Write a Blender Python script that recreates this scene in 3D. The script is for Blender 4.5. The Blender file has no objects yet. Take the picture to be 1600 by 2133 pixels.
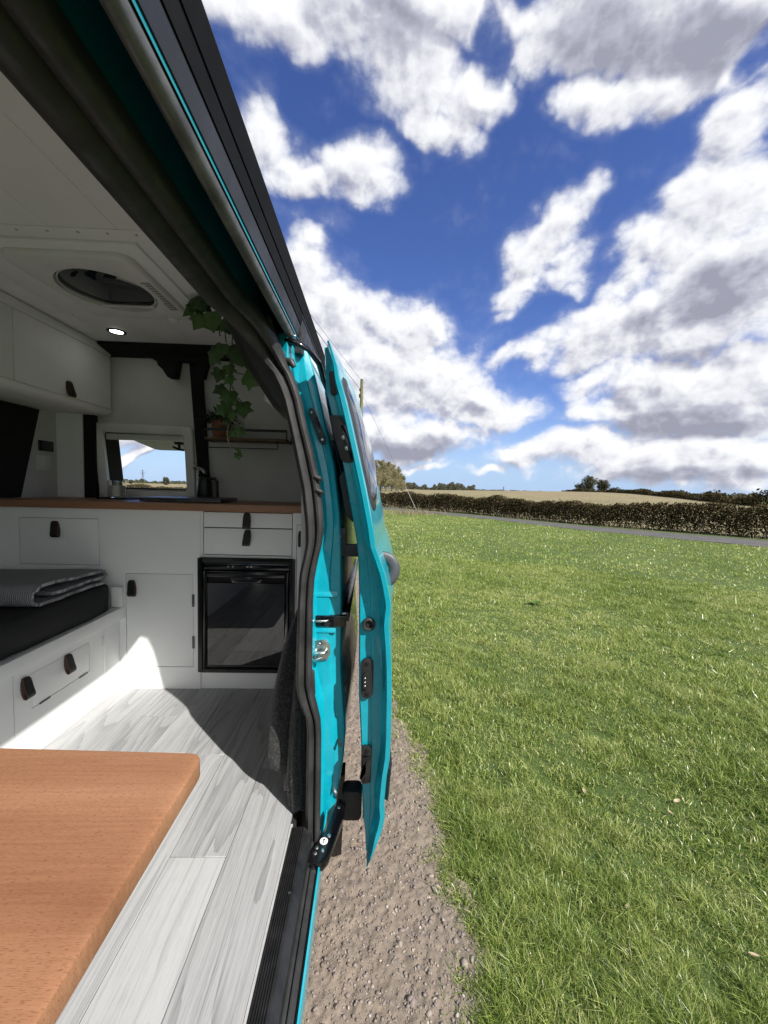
import bpy, bmesh, math, random
import numpy as np
from mathutils import Matrix, Vector
random.seed(7); RNG = np.random.default_rng(11)
SC = bpy.context.scene
COL = SC.collection
R = math.radians

# ------------------------------------------------------------------ camera
# metric frame: X to the right of the van, Y towards its rear, Z = 0 on the van floor
cd = bpy.data.cameras.new('camera'); cam = bpy.data.objects.new('camera', cd); COL.objects.link(cam)
cam.matrix_world = Matrix(((0.99908618, -0.02307813, -0.03597513, 0.0),
                           (-0.0344804, 0.06218786, -0.99746868, 0.0),
                           (0.02525693, 0.99779761, 0.06133529, 1.0),
                           (0, 0, 0, 1)))
cd.sensor_fit = 'HORIZONTAL'; cd.sensor_width = 36.0; cd.lens = 810 / 1600 * 36.0
cd.clip_start = 0.02; cd.clip_end = 9000.0
SC.camera = cam
SC.view_settings.view_transform = 'Standard'; SC.view_settings.look = 'None'
SC.view_settings.exposure = 0.95; SC.view_settings.gamma = 1.0; SC.view_settings.use_curve_mapping = False
SC.render.engine = 'CYCLES'
SC.cycles.max_bounces = 8; SC.cycles.diffuse_bounces = 6; SC.cycles.glossy_bounces = 4
SC.cycles.transmission_bounces = 6; SC.cycles.transparent_max_bounces = 8
SC.cycles.use_denoising = True
SC.cycles.sample_clamp_indirect = 6.0

# ------------------------------------------------------------------ sun and sky
SUN_TRAVEL = Vector((-1.0, 1.0, -1.34)).normalized()
SUN_DIR = -SUN_TRAVEL
sd = bpy.data.lights.new('sun', 'SUN'); sd.energy = 4.1; sd.angle = R(0.53); sd.color = (1.0, 0.96, 0.90)
sun = bpy.data.objects.new('sun', sd); COL.objects.link(sun)
sun.rotation_euler = SUN_TRAVEL.to_track_quat('-Z', 'Y').to_euler(); sun.location = (6, -6, 9)

W = bpy.data.worlds.new('World'); SC.world = W; W.use_nodes = True
NT = W.node_tree; NT.nodes.clear()

def N(nt, typ, **kw):
    n = nt.nodes.new(typ)
    for k, v in kw.items():
        if k == 'inp':
            for i, val in v.items():
                if hasattr(val, 'is_output'): nt.links.new(val, n.inputs[i])
                else: n.inputs[i].default_value = val
        else: setattr(n, k, v)
    return n
def M(nt, op, a, b=None, c=None, clamp=False):
    d = {0: a}
    if b is not None: d[1] = b
    if c is not None: d[2] = c
    return N(nt, 'ShaderNodeMath', operation=op, use_clamp=clamp, inp=d).outputs[0]
def VM(nt, op, a, b=None, out=0):
    d = {0: a}
    if b is not None: d[1] = b
    return N(nt, 'ShaderNodeVectorMath', operation=op, inp=d).outputs[out]
def MAPR(nt, x, a, b, c=0.0, d=1.0, smooth=True):
    return N(nt, 'ShaderNodeMapRange', interpolation_type='SMOOTHSTEP' if smooth else 'LINEAR',
             inp={0: x, 1: a, 2: b, 3: c, 4: d}).outputs[0]
def MIX(nt, f, a, b, mode='MIX'):
    n = nt.nodes.new('ShaderNodeMix'); n.data_type = 'RGBA'; n.blend_type = mode
    for i, val in ((0, f), (6, a), (7, b)):
        if hasattr(val, 'is_output'): nt.links.new(val, n.inputs[i])
        else:
            if i and len(val) == 3: val = (*val, 1)
            n.inputs[i].default_value = val
    return n.outputs[2]
def NOISE(nt, vec, scale, detail=4.0, rough=0.5, dist=0.0, out=0):
    n = N(nt, 'ShaderNodeTexNoise', inp={'Scale': scale, 'Detail': detail, 'Roughness': rough, 'Distortion': dist})
    if vec is not None: nt.links.new(vec, n.inputs['Vector'])
    return n.outputs[out]

# cloud masses: azimuth (deg, 0 = +Y, + to +X), elevation, half width, half height (deg), roll, weight
CLOUDS = [
    (-19.6, 46.7, 5.1, 1.9, 3, 1.2), (-10.0, 47.5, 7.9, 2.3, 3, 1.6), (2.4, 46.5, 7.2, 3.6, -12, 1.5), (6.0, 41.7, 5.0, 2.1, -23, 1.3),
    (12.4, 43.6, 4.9, 2.8, -6, 1.5), (3.6, 49.2, 14.7, 1.7, -0, 1.5), (30.6, 44.4, 9.8, 3.5, -20, 1.7), (28.0, 40.0, 3.6, 2.4, -16, 1.3),
    (39.0, 41.0, 7.2, 3.1, -25, 1.6), (34.0, 39.7, 4.7, 2.1, -3, 1.6), (16.3, 46.4, 1.7, 2.3, -19, -0.9), (42.2, 38.7, 1.4, 1.2, 12, -0.8),
    (43.1, 34.5, 3.0, 2.8, -46, 1.4), (42.2, 29.7, 4.6, 5.2, -21, 1.6), (37.5, 26.6, 6.0, 3.7, 12, 1.5), (42.2, 22.9, 7.7, 5.5, -17, 1.9),
    (30.3, 22.7, 7.2, 2.2, 21, 1.2), (22.0, 19.4, 5.7, 1.7, 20, 1.0), (35.5, 18.8, 12.1, 3.9, 3, 1.6), (40.8, 12.2, 11.7, 4.5, 2, 1.8),
    (30.8, 13.6, 4.3, 2.3, 5, 1.3), (38.5, 8.5, 10.1, 2.8, -4, 1.6), (29.9, 20.5, 6.8, 2.7, 7, 1.4), (-15.4, 38.9, 3.7, 3.5, -13, 1.3),
    (-10.7, 36.5, 5.3, 2.5, 1, 1.4), (-4.8, 37.9, 4.2, 3.0, 5, 1.4), (-1.5, 36.5, 2.8, 2.0, 3, 1.1), (22.3, 30.0, 4.8, 4.0, 9, 1.4),
    (25.3, 32.4, 3.9, 2.2, 12, 1.2), (26.2, 27.3, 3.8, 2.6, -10, 1.3), (19.5, 26.7, 3.8, 1.9, 23, 1.1), (-8.9, 25.8, 4.0, 3.9, -12, 1.1),
    (-4.1, 20.6, 9.0, 6.3, -15, 1.3), (4.8, 22.9, 5.3, 3.2, -27, 1.0), (3.0, 14.7, 14.1, 6.0, -8, 1.4), (14.0, 12.8, 9.5, 4.1, -16, 1.2),
    (21.2, 10.7, 4.4, 1.9, -2, 1.0), (3.9, 6.4, 13.7, 3.4, 1, 1.7), (-10.7, 14.1, 7.7, 11.2, 5, 1.4), (34.9, 4.2, 15.4, 2.7, -1, 1.6),
    (24.6, 3.7, 6.9, 2.3, 0, 1.3), (43.4, 3.7, 6.3, 2.4, -1, 1.4), (17.7, 1.9, 3.6, 0.5, 1, 0.8), (7.2, 2.4, 4.2, 0.6, 1, 0.8),
    (-29.1, 4.4, 6.7, 2.0, 4, 1.9), (-26.5, 2.2, 4.9, 1.1, 3, 1.7), (-31.1, 1.1, 5.4, 0.8, 2, 1.5),
]
def blob_dirs(az, el, roll):
    a, e, r = R(az), R(el), R(roll)
    c = Vector((math.sin(a) * math.cos(e), math.cos(a) * math.cos(e), math.sin(e)))
    rt = Vector((math.cos(a), -math.sin(a), 0)); up = rt.cross(c)
    return c, rt * math.cos(r) + up * math.sin(r), up * math.cos(r) - rt * math.sin(r)

G = bpy.data.node_groups.new('cloud_density', 'ShaderNodeTree')
G.interface.new_socket('Vector', in_out='INPUT', socket_type='NodeSocketVector')
G.interface.new_socket('Density', in_out='OUTPUT', socket_type='NodeSocketFloat')
gi = G.nodes.new('NodeGroupInput'); go = G.nodes.new('NodeGroupOutput')
gv = gi.outputs[0]
warp = NOISE(G, gv, 3.6, 3, 0.55, 0, 1)
warp2 = VM(G, 'SCALE', VM(G, 'SUBTRACT', warp, (0.5, 0.5, 0.5))); warp2.node.inputs[3].default_value = 0.27
wv = VM(G, 'ADD', gv, warp2)
acc = None
for (az, el, rx, ry, roll, w) in CLOUDS:
    c, rt, up = blob_dirs(az, el, roll)
    d1 = VM(G, 'DOT_PRODUCT', wv, rt / math.tan(R(rx)), 1); d2 = VM(G, 'DOT_PRODUCT', wv, up / math.tan(R(ry)), 1)
    q = M(G, 'MULTIPLY_ADD', d1, d1, M(G, 'MULTIPLY', d2, d2))
    if w > 0:
        val = M(G, 'MULTIPLY_ADD', q, -w, w)
        acc = val if acc is None else M(G, 'SMOOTH_MAX', acc, val, 0.25)
    else:
        cut = M(G, 'MULTIPLY_ADD', q, -w, w * 1.0)       # negative inside the gap
        acc = M(G, 'SMOOTH_MIN', acc, M(G, 'ADD', cut, 0.15), 0.2)
acc = M(G, 'MAXIMUM', acc, -1.2)
# broken cumulus round the unseen sky, made cloudier to brighten the fill
side = VM(G, 'DOT_PRODUCT', gv, Vector((0.05, 0.96, 0.28)).normalized(), 1)
away = MAPR(G, side, 0.50, 0.30)
flat = VM(G, 'MULTIPLY', gv, (1.0, 1.0, 2.0))
gen = M(G, 'MULTIPLY_ADD', NOISE(G, flat, 1.7, 2, 0.5), 5.0, -1.55)
base = M(G, 'MULTIPLY_ADD', M(G, 'SUBTRACT', gen, acc), away, acc)
sq = VM(G, 'MULTIPLY', gv, (1.0, 1.0, 1.5))
f1 = NOISE(G, sq, 4.6, 11, 0.64)
puff = M(G, 'ABSOLUTE', M(G, 'SUBTRACT', NOISE(G, sq, 9.0, 1, 0.5), 0.5))
puff2 = M(G, 'ABSOLUTE', M(G, 'SUBTRACT', NOISE(G, gv, 24.0, 2, 0.55), 0.5))
den = M(G, 'ADD', base, M(G, 'MULTIPLY_ADD', f1, 4.2, -2.08))
den = M(G, 'ADD', den, M(G, 'MULTIPLY_ADD', puff, 2.4, -0.22))
den = M(G, 'ADD', den, M(G, 'MULTIPLY_ADD', puff2, 2.0, -0.16))
G.links.new(den, go.inputs[0])

tc = N(NT, 'ShaderNodeTexCoord').outputs['Generated']
def density(vec):
    n = NT.nodes.new('ShaderNodeGroup'); n.node_tree = G; NT.links.new(vec, n.inputs[0]); return n.outputs[0]
D0 = density(tc)
elev = N(NT, 'ShaderNodeSeparateXYZ', inp={0: tc}).outputs[2]
offv = VM(NT, 'SCALE', (0.012, -0.010, 0.024)); NT.links.new(MAPR(NT, elev, 0.75, 0.15, 0.6, 1.0), offv.node.inputs[3])
D1 = density(VM(NT, 'NORMALIZE', VM(NT, 'ADD', tc, offv)))
sky = N(NT, 'ShaderNodeTexSky', sky_type='NISHITA', sun_disc=False, sun_elevation=R(43.5),
        sun_rotation=math.atan2(SUN_DIR.x, SUN_DIR.y), altitude=60.0, air_density=1.0, dust_density=0.1, ozone_density=4.0)
skyc = N(NT, 'ShaderNodeHueSaturation', inp={'Hue': 0.512, 'Saturation': 1.12, 'Value': 1.0, 'Color': sky.outputs[0]}).outputs[0]
skyc = MIX(NT, 1.0, skyc, (0.066, 0.066, 0.078), 'MULTIPLY')
horizon = MAPR(NT, N(NT, 'ShaderNodeSeparateXYZ', inp={0: tc}).outputs[2], 0.22, -0.02)
skyc = MIX(NT, M(NT, 'MULTIPLY', horizon, 0.9), skyc, (0.214, 0.315, 0.48))
sep = N(NT, 'ShaderNodeSeparateXYZ', inp={0: tc}).outputs[2]
cover = M(NT, 'ADD', M(NT, 'MULTIPLY', MAPR(NT, D0, -0.50, 0.95), 0.84), M(NT, 'MULTIPLY', MAPR(NT, D0, -1.4, 0.8), 0.16))
cover = M(NT, 'MULTIPLY', cover, MAPR(NT, sep, -0.01, 0.02))
# heavy grey undersides: same angular description as the masses above
SHADES = [
    (30.1, 44.4, 7.7, 3.1, -19, 0.5), (39.0, 41.2, 5.6, 2.6, -25, 0.5), (0.4, 47.6, 8.7, 2.3, -4, 0.3), (42.3, 21.6, 5.3, 3.3, 2, 0.6),
    (37.3, 20.0, 7.9, 1.5, 4, 0.5), (41.9, 15.0, 6.6, 1.4, -1, 0.5), (39.8, 8.1, 8.3, 1.5, -4, 0.6), (33.0, 12.3, 4.0, 1.0, -6, 0.4),
    (3.9, 6.1, 11.0, 2.1, 1, 0.6), (12.0, 11.5, 7.3, 1.6, -10, 0.3), (40.6, 2.6, 6.9, 0.9, -0, 0.4), (-5.8, 36.0, 3.8, 1.2, 6, 0.2),
    (-28.1, 3.0, 3.2, 1.0, 3, 0.4),
]
sh = None
for (az, el, rx, ry, roll, w) in SHADES:
    c, rt, up = blob_dirs(az, el, roll)
    d1 = VM(NT, 'DOT_PRODUCT', tc, rt / math.tan(R(rx)), 1); d2 = VM(NT, 'DOT_PRODUCT', tc, up / math.tan(R(ry)), 1)
    v_ = M(NT, 'MULTIPLY', MAPR(NT, M(NT, 'MULTIPLY_ADD', d1, d1, M(NT, 'MULTIPLY', d2, d2)), 1.6, 0.0), w)
    sh = v_ if sh is None else M(NT, 'MAXIMUM', sh, v_)
lump = NOISE(NT, VM(NT, 'MULTIPLY', tc, (1.0, 1.0, 1.8)), 5.5, 6, 0.55)
fine = M(NT, 'SUBTRACT', D1, D0)
thick = M(NT, 'MULTIPLY_ADD', MAPR(NT, D1, 0.0, 2.4), 0.42, M(NT, 'MULTIPLY', sh, M(NT, 'MULTIPLY_ADD', lump, 1.6, 0.2)))
thick = M(NT, 'ADD', thick, 0.03)
thick = M(NT, 'ADD', thick, M(NT, 'MULTIPLY', M(NT, 'SUBTRACT', lump, 0.5), 0.55))
thick2 = M(NT, 'ADD', thick, M(NT, 'MULTIPLY', fine, 0.34), clamp=True)
ccol = N(NT, 'ShaderNodeValToRGB')
cr = ccol.color_ramp; cr.elements[0].position = 0.0; cr.elements[0].color = (0.52, 0.525, 0.54, 1)
cr.elements[1].position = 1.0; cr.elements[1].color = (0.185, 0.19, 0.235, 1)
e = cr.elements.new(0.30); e.color = (0.435, 0.44, 0.465, 1)
e = cr.elements.new(0.62); e.color = (0.285, 0.29, 0.34, 1)
NT.links.new(thick2, ccol.inputs[0])
final = MIX(NT, cover, skyc, ccol.outputs[0])
bg = N(NT, 'ShaderNodeBackground', inp={'Color': final, 'Strength': 1.0})
wo = NT.nodes.new('ShaderNodeOutputWorld'); NT.links.new(bg.outputs[0], wo.inputs[0])
W.cycles.sampling_method = 'NONE'

# ------------------------------------------------------------------ materials
MATS = {}
def mat(name, base=(0.5, 0.5, 0.5), rough=0.5, metal=0.0, spec=None, coat=0.0, ior=None, build=None, **kw):
    m = bpy.data.materials.new(name); m.use_nodes = True; nt = m.node_tree
    b = nt.nodes['Principled BSDF']
    b.inputs['Base Color'].default_value = (*base, 1); b.inputs['Roughness'].default_value = rough
    b.inputs['Metallic'].default_value = metal
    if coat: b.inputs['Coat Weight'].default_value = coat; b.inputs['Coat Roughness'].default_value = 0.04
    if ior: b.inputs['IOR'].default_value = ior
    if spec is not None: b.inputs['Specular IOR Level'].default_value = spec
    for k, v in kw.items(): b.inputs[k].default_value = v
    if build: build(nt, b)
    MATS[name] = m
    return m
def OBJC(nt): return N(nt, 'ShaderNodeTexCoord').outputs['Object']
def GEO(nt): return N(nt, 'ShaderNodeNewGeometry').outputs['Position']
def ORND(nt): return N(nt, 'ShaderNodeObjectInfo').outputs['Random']
def SCL(nt, v, s): return VM(nt, 'MULTIPLY', v, s)
def BUMP(nt, b, h, strength=0.3, dist=0.01):
    n = N(nt, 'ShaderNodeBump', inp={'Strength': strength, 'Distance': dist, 'Height': h}); nt.links.new(n.outputs[0], b.inputs['Normal'])
def LINK(nt, o, i): nt.links.new(o, i)
def RAMP(nt, x, pts):
    n = N(nt, 'ShaderNodeValToRGB'); nt.links.new(x, n.inputs[0]); cr = n.color_ramp
    while len(cr.elements) < len(pts): cr.elements.new(0.5)
    for e, (p, c) in zip(cr.elements, pts): e.position = p; e.color = (*c, 1)
    return n.outputs[0]

def vary(lo, hi, scale=6, detail=5, bump=0.0, bscale=80, bdist=0.002, rlo=None, rhi=None, wear=None):
    """base colour drifting between two tones, optional fine relief and roughness drift"""
    def f(nt, b):
        p = GEO(nt); n = NOISE(nt, p, scale, detail, 0.6)
        c = MIX(nt, MAPR(nt, n, 0.3, 0.7), lo, hi)
        if wear:
            wn = NOISE(nt, SCL(nt, p, wear[2]), wear[1], 6, 0.65)
            c = MIX(nt, MAPR(nt, wn, wear[3], wear[3] + 0.12), c, wear[0])
        LINK(nt, c, b.inputs['Base Color'])
        if bump: BUMP(nt, b, NOISE(nt, p, bscale, 3, 0.6), bump, bdist)
        if rlo is not None: LINK(nt, MAPR(nt, NOISE(nt, p, scale * 2.3, 6, 0.65), 0.3, 0.7, rlo, rhi), b.inputs['Roughness'])
    return f

mat('teal_paint', (0.0, 0.30, 0.36), 0.30, coat=0.7, build=vary((0.0, 0.275, 0.355), (0.003, 0.305, 0.39), 30, 3, rlo=0.26, rhi=0.40))
mat('teal_shaded', (0.0, 0.06, 0.075), 0.5, build=vary((0.0, 0.085, 0.135), (0.001, 0.125, 0.19), 8, 5))  # body teal darkened: the track channel's shade is put into its colour
mat('black_plastic', (0.0108, 0.0108, 0.012), 0.45, build=vary((0.0072, 0.0072, 0.0078), (0.0156, 0.0156, 0.0168), 14, 6, 0.15, 400, 0.001, 0.35, 0.6))
mat('matte_black', (0.0048, 0.0048, 0.0054), 0.75, spec=0.15, build=vary((0.0036, 0.0036, 0.0042), (0.0072, 0.0072, 0.0078), 12, 5))
mat('rubber', (0.018, 0.018, 0.0186), 0.6, build=vary((0.0132, 0.0132, 0.0138), (0.03, 0.03, 0.03), 11, 6, 0.2, 260, 0.001, 0.42, 0.7, wear=((0.06, 0.06, 0.057), 9, (1, 1, 0.25), 0.62)))
mat('gloss_black', (0.0036, 0.0036, 0.0048), 0.12, ior=1.6, build=vary((0.0024, 0.0024, 0.0036), (0.0054, 0.0054, 0.0066), 5, 4, rlo=0.06, rhi=0.2))
mat('fridge_glass', (0.0018, 0.0018, 0.0027), 0.02, ior=1.9)
mat('awning_alu', (0.021, 0.0216, 0.0252), 0.42, metal=0.3, build=vary((0.0168, 0.0174, 0.0204), (0.03, 0.0306, 0.0348), 3, 5, rlo=0.34, rhi=0.55))
mat('gutter_alu', (0.096, 0.096, 0.093), 0.5, metal=0.25, build=vary((0.06, 0.06, 0.06), (0.144, 0.144, 0.141), 16, 7, 0.2, 120, 0.001, 0.35, 0.65, wear=((0.3, 0.3, 0.288), 25, (1, 0.15, 1), 0.66)))
mat('steel', (0.62, 0.62, 0.6), 0.28, metal=1.0, build=vary((0.5, 0.5, 0.48), (0.7, 0.7, 0.68), 40, 4, rlo=0.2, rhi=0.42))
mat('brass_tan', (0.126, 0.066, 0.054), 0.7)
mat('leather', (0.0056, 0.0056, 0.0056), 0.5, build=vary((0.0042, 0.0042, 0.0042), (0.0084, 0.0077, 0.0077), 60, 4, 0.3, 500, 0.0006))
def white_panel(nt, b):
    p = GEO(nt)
    c = MIX(nt, MAPR(nt, NOISE(nt, p, 3.0, 5, 0.6), 0.3, 0.7), (0.79, 0.80, 0.79), (0.83, 0.84, 0.83))
    smudge = MAPR(nt, NOISE(nt, p, 17.0, 6, 0.7), 0.60, 0.78)
    c = MIX(nt, M(nt, 'MULTIPLY', smudge, 0.25), c, (0.50, 0.50, 0.48))
    LINK(nt, c, b.inputs['Base Color'])
    BUMP(nt, b, NOISE(nt, p, 160, 4, 0.6), 0.12, 0.0012)
    LINK(nt, MAPR(nt, NOISE(nt, p, 11, 4, 0.6), 0.3, 0.7, 0.42, 0.6), b.inputs['Roughness'])
mat('white_paint', build=white_panel)
mat('white_plastic', (0.68, 0.68, 0.66), 0.35, build=vary((0.64, 0.64, 0.62), (0.72, 0.72, 0.70), 8, 4, rlo=0.28, rhi=0.45))
def lining(nt, b):
    p = GEO(nt)
    c = MIX(nt, MAPR(nt, NOISE(nt, p, 4, 6, 0.6), 0.3, 0.7), (0.50, 0.50, 0.48), (0.58, 0.58, 0.56))
    LINK(nt, c, b.inputs['Base Color']); BUMP(nt, b, NOISE(nt, p, 300, 3, 0.6), 0.15, 0.001)
mat('lining', rough=0.55, build=lining)
mat('ceiling_board', rough=0.6, build=vary((0.80, 0.80, 0.785), (0.84, 0.84, 0.825), 5, 6, 0.15, 220, 0.001))
mat('grey_trim', (0.36, 0.36, 0.36), 0.5, build=vary((0.33, 0.33, 0.33), (0.40, 0.40, 0.40), 30, 4))
mat('dark_gap', (0.0065, 0.0065, 0.0065), 0.9)
mat('black_carpet', (0.0039, 0.0039, 0.00455), 0.95, build=vary((0.0026, 0.0026, 0.00325), (0.0065, 0.0065, 0.00715), 40, 5, 0.5, 500, 0.002))
def felt(nt, b):
    p = GEO(nt)
    n = NOISE(nt, p, 150, 6, 0.75)
    c = MIX(nt, MAPR(nt, n, 0.42, 0.68), (0.0065, 0.0065, 0.00715), (0.065, 0.065, 0.065))
    LINK(nt, c, b.inputs['Base Color']); BUMP(nt, b, n, 0.9, 0.004)
    b.inputs['Sheen Weight'].default_value = 0.35; b.inputs['Sheen Roughness'].default_value = 0.4
mat('felt', rough=1.0, build=felt)
mat('felt_fibre', (0.065, 0.065, 0.0663), 0.9, build=vary((0.013, 0.013, 0.013), (0.195, 0.195, 0.195), 500, 2))
def cushion(nt, b):
    p = GEO(nt)
    n = NOISE(nt, p, 700, 2, 0.5)
    LINK(nt, MIX(nt, n, (0.0039, 0.00455, 0.00585), (0.0104, 0.01105, 0.01235)), b.inputs['Base Color']); BUMP(nt, b, n, 0.3, 0.0008)
mat('cushion', rough=0.75, build=cushion)
def knit(nt, b):
    p = GEO(nt)
    w = N(nt, 'ShaderNodeTexWave', wave_type='BANDS', bands_direction='X', inp={'Scale': 42.0, 'Distortion': 1.6, 'Detail': 2.0, 'Detail Scale': 3.0}); LINK(nt, p, w.inputs['Vector'])
    n = NOISE(nt, p, 330, 3, 0.6)
    h = M(nt, 'ADD', w.outputs[1], M(nt, 'MULTIPLY', n, 0.6))
    LINK(nt, MIX(nt, MAPR(nt, h, -0.3, 1.7), (0.1167, 0.1167, 0.1284), (0.4669, 0.4669, 0.502)), b.inputs['Base Color'])
    BUMP(nt, b, h, 0.9, 0.006)
mat('knit', rough=0.95, build=knit)

def oak_grey(nt, b):
    p = OBJC(nt); r = ORND(nt)
    off = N(nt, 'ShaderNodeCombineXYZ', inp={0: M(nt, 'MULTIPLY', r, 37.0), 1: M(nt, 'MULTIPLY', r, 91.0), 2: M(nt, 'MULTIPLY', r, 13.0)}).outputs[0]
    q = VM(nt, 'ADD', p, off)
    # growth rings cut lengthways: contours of a slow field stretched along the plank
    slow = NOISE(nt, SCL(nt, q, (7.5, 0.55, 1)), 1.0, 1.5, 0.45)
    ring = M(nt, 'FRACT', M(nt, 'ADD', M(nt, 'MULTIPLY', slow, 15.0), M(nt, 'MULTIPLY', NOISE(nt, SCL(nt, q, (30, 2.2, 1)), 1.0, 3, 0.6), 0.9)))
    ringd = M(nt, 'POWER', ring, 2.2)
    fibre = M(nt, 'MULTIPLY_ADD', NOISE(nt, SCL(nt, q, (260, 3.0, 1)), 1.0, 4, 0.7), 1.25, -0.12)
    pore = MAPR(nt, NOISE(nt, SCL(nt, q, (900, 22, 1)), 1.0, 2, 0.6), 0.56, 0.70)
    broad = NOISE(nt, SCL(nt, q, (9, 0.8, 1)), 1.0, 3, 0.5)
    t = M(nt, 'ADD', M(nt, 'MULTIPLY', ringd, 0.26), M(nt, 'ADD', M(nt, 'MULTIPLY', fibre, 0.80), M(nt, 'MULTIPLY', broad, 0.40)))
    t = M(nt, 'ADD', t, M(nt, 'MULTIPLY_ADD', r, 0.30, -0.15))
    c = RAMP(nt, M(nt, 'MULTIPLY', t, 0.72), [(0.30, (0.4023, 0.4057, 0.4091)), (0.52, (0.3151, 0.3185, 0.3219)), (0.80, (0.1677, 0.171, 0.1743))])
    c = MIX(nt, M(nt, 'MULTIPLY', pore, 0.35), c, (0.1341, 0.1341, 0.1341))
    LINK(nt, c, b.inputs['Base Color'])
    BUMP(nt, b, M(nt, 'ADD', fibre, pore), 0.18, 0.0008)
    LINK(nt, MAPR(nt, broad, 0.3, 0.7, 0.38, 0.5), b.inputs['Roughness'])
mat('grey_oak', rough=0.45, build=oak_grey)
def beech(nt, b):
    p = OBJC(nt)
    broad = NOISE(nt, SCL(nt, p, (0.9, 11, 3)), 1.0, 4, 0.55)
    fib = NOISE(nt, SCL(nt, p, (9, 260, 60)), 1.0, 3, 0.6)
    fleck = MAPR(nt, NOISE(nt, SCL(nt, p, (150, 1500, 400)), 1.0, 1.5, 0.5), 0.56, 0.66)
    stave = MAPR(nt, NOISE(nt, SCL(nt, p, (0.25, 5.5, 1)), 1.0, 1, 0.4), 0.35, 0.65, smooth=False)
    t = M(nt, 'ADD', M(nt, 'MULTIPLY', broad, 0.55), M(nt, 'ADD', M(nt, 'MULTIPLY', fib, 0.35), M(nt, 'MULTIPLY', stave, 0.25)))
    c = RAMP(nt, t, [(0.28, (0.40, 0.222, 0.128)), (0.56, (0.305, 0.150, 0.080)), (0.85, (0.190, 0.082, 0.041))])
    c = MIX(nt, M(nt, 'MULTIPLY', fleck, 0.6), c, (0.12, 0.045, 0.02))
    LINK(nt, c, b.inputs['Base Color']); BUMP(nt, b, M(nt, 'SUBTRACT', fib, fleck), 0.12, 0.0006)
mat('beech', rough=0.42, build=beech)
mat('glass', (0.95, 0.96, 0.96), 0.02, ior=1.45, **{'Transmission Weight': 1.0})
mat('tinted_glass', (0.012, 0.016, 0.02), 0.03, ior=1.55)
def wet_glass(nt, b):
    p = GEO(nt)
    v = N(nt, 'ShaderNodeTexVoronoi', inp={'Scale': 120.0}); LINK(nt, p, v.inputs['Vector'])
    d = MAPR(nt, v.outputs[0], 0.18, 0.30)
    keep = MAPR(nt, NOISE(nt, p, 60, 2, 0.5), 0.5, 0.56)
    dd = M(nt, 'MULTIPLY', M(nt, 'SUBTRACT', 1.0, d), keep)
    BUMP(nt, b, dd, 0.8, 0.004)
    LINK(nt, MAPR(nt, dd, 0, 1, 0.03, 0.25), b.inputs['Roughness'])
mat('wet_glass', (0.02, 0.025, 0.03), 0.03, ior=1.9, build=wet_glass)
def smoked(nt, b):
    p = GEO(nt); c = MIX(nt, MAPR(nt, NOISE(nt, p, 45, 6, 0.7), 0.35, 0.7), (0.40, 0.37, 0.32), (0.55, 0.51, 0.45))
    LINK(nt, c, b.inputs['Base Color'])
    tr = N(nt, 'ShaderNodeBsdfTranslucent'); LINK(nt, c, tr.inputs[0])
    mx = N(nt, 'ShaderNodeMixShader', inp={0: 0.55}); LINK(nt, b.outputs[0], mx.inputs[1]); LINK(nt, tr.outputs[0], mx.inputs[2])
    LINK(nt, mx.outputs[0], nt.nodes['Material Output'].inputs[0])
mat('acrylic', rough=0.28, build=smoked)
def pane(nt, b):
    tr = N(nt, 'ShaderNodeBsdfTransparent', inp={0: (0.90, 0.93, 0.92, 1)}); gl = N(nt, 'ShaderNodeBsdfGlossy', inp={1: 0.02})
    mx = N(nt, 'ShaderNodeMixShader', inp={0: N(nt, 'ShaderNodeFresnel', inp={0: 1.45}).outputs[0]}); LINK(nt, tr.outputs[0], mx.inputs[1]); LINK(nt, gl.outputs[0], mx.inputs[2])
    LINK(nt, mx.outputs[0], nt.nodes['Material Output'].inputs[0])
mat('clear_pane', build=pane)
m = mat('lamp_glow', (1, 1, 1)); m.node_tree.nodes['Principled BSDF'].inputs['Emission Color'].default_value = (1, 0.98, 0.94, 1); m.node_tree.nodes['Principled BSDF'].inputs['Emission Strength'].default_value = 6.0
mat('sticker_white', (0.75, 0.70, 0.72), 0.5, build=vary((0.7, 0.65, 0.68), (0.8, 0.76, 0.77), 300, 2))
mat('grey_alu', (0.10, 0.10, 0.105), 0.35, metal=0.6, build=vary((0.085, 0.085, 0.09), (0.12, 0.12, 0.125), 20, 4))
mat('grey_plastic', (0.05, 0.053, 0.06), 0.5, build=vary((0.045, 0.048, 0.054), (0.065, 0.068, 0.076), 40, 4, 0.2, 500, 0.0008))
mat('wax', (0.75, 0.73, 0.68), 0.5, build=vary((0.72, 0.70, 0.65), (0.78, 0.76, 0.71), 50, 3))
def basket(nt, b):
    p = GEO(nt)
    w1 = N(nt, 'ShaderNodeTexWave', wave_type='BANDS', bands_direction='DIAGONAL', inp={'Scale': 60.0, 'Distortion': 9.0, 'Detail': 2.0}); LINK(nt, p, w1.inputs['Vector'])
    LINK(nt, MIX(nt, w1.outputs[1], (0.16, 0.055, 0.03), (0.42, 0.22, 0.13)), b.inputs['Base Color']); BUMP(nt, b, w1.outputs[1], 0.8, 0.004)
mat('terracotta_pot', rough=0.8, build=basket)
mat('shelf_wood', rough=0.6, build=vary((0.099, 0.0495, 0.027), (0.144, 0.081, 0.045), 12, 5))
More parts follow.
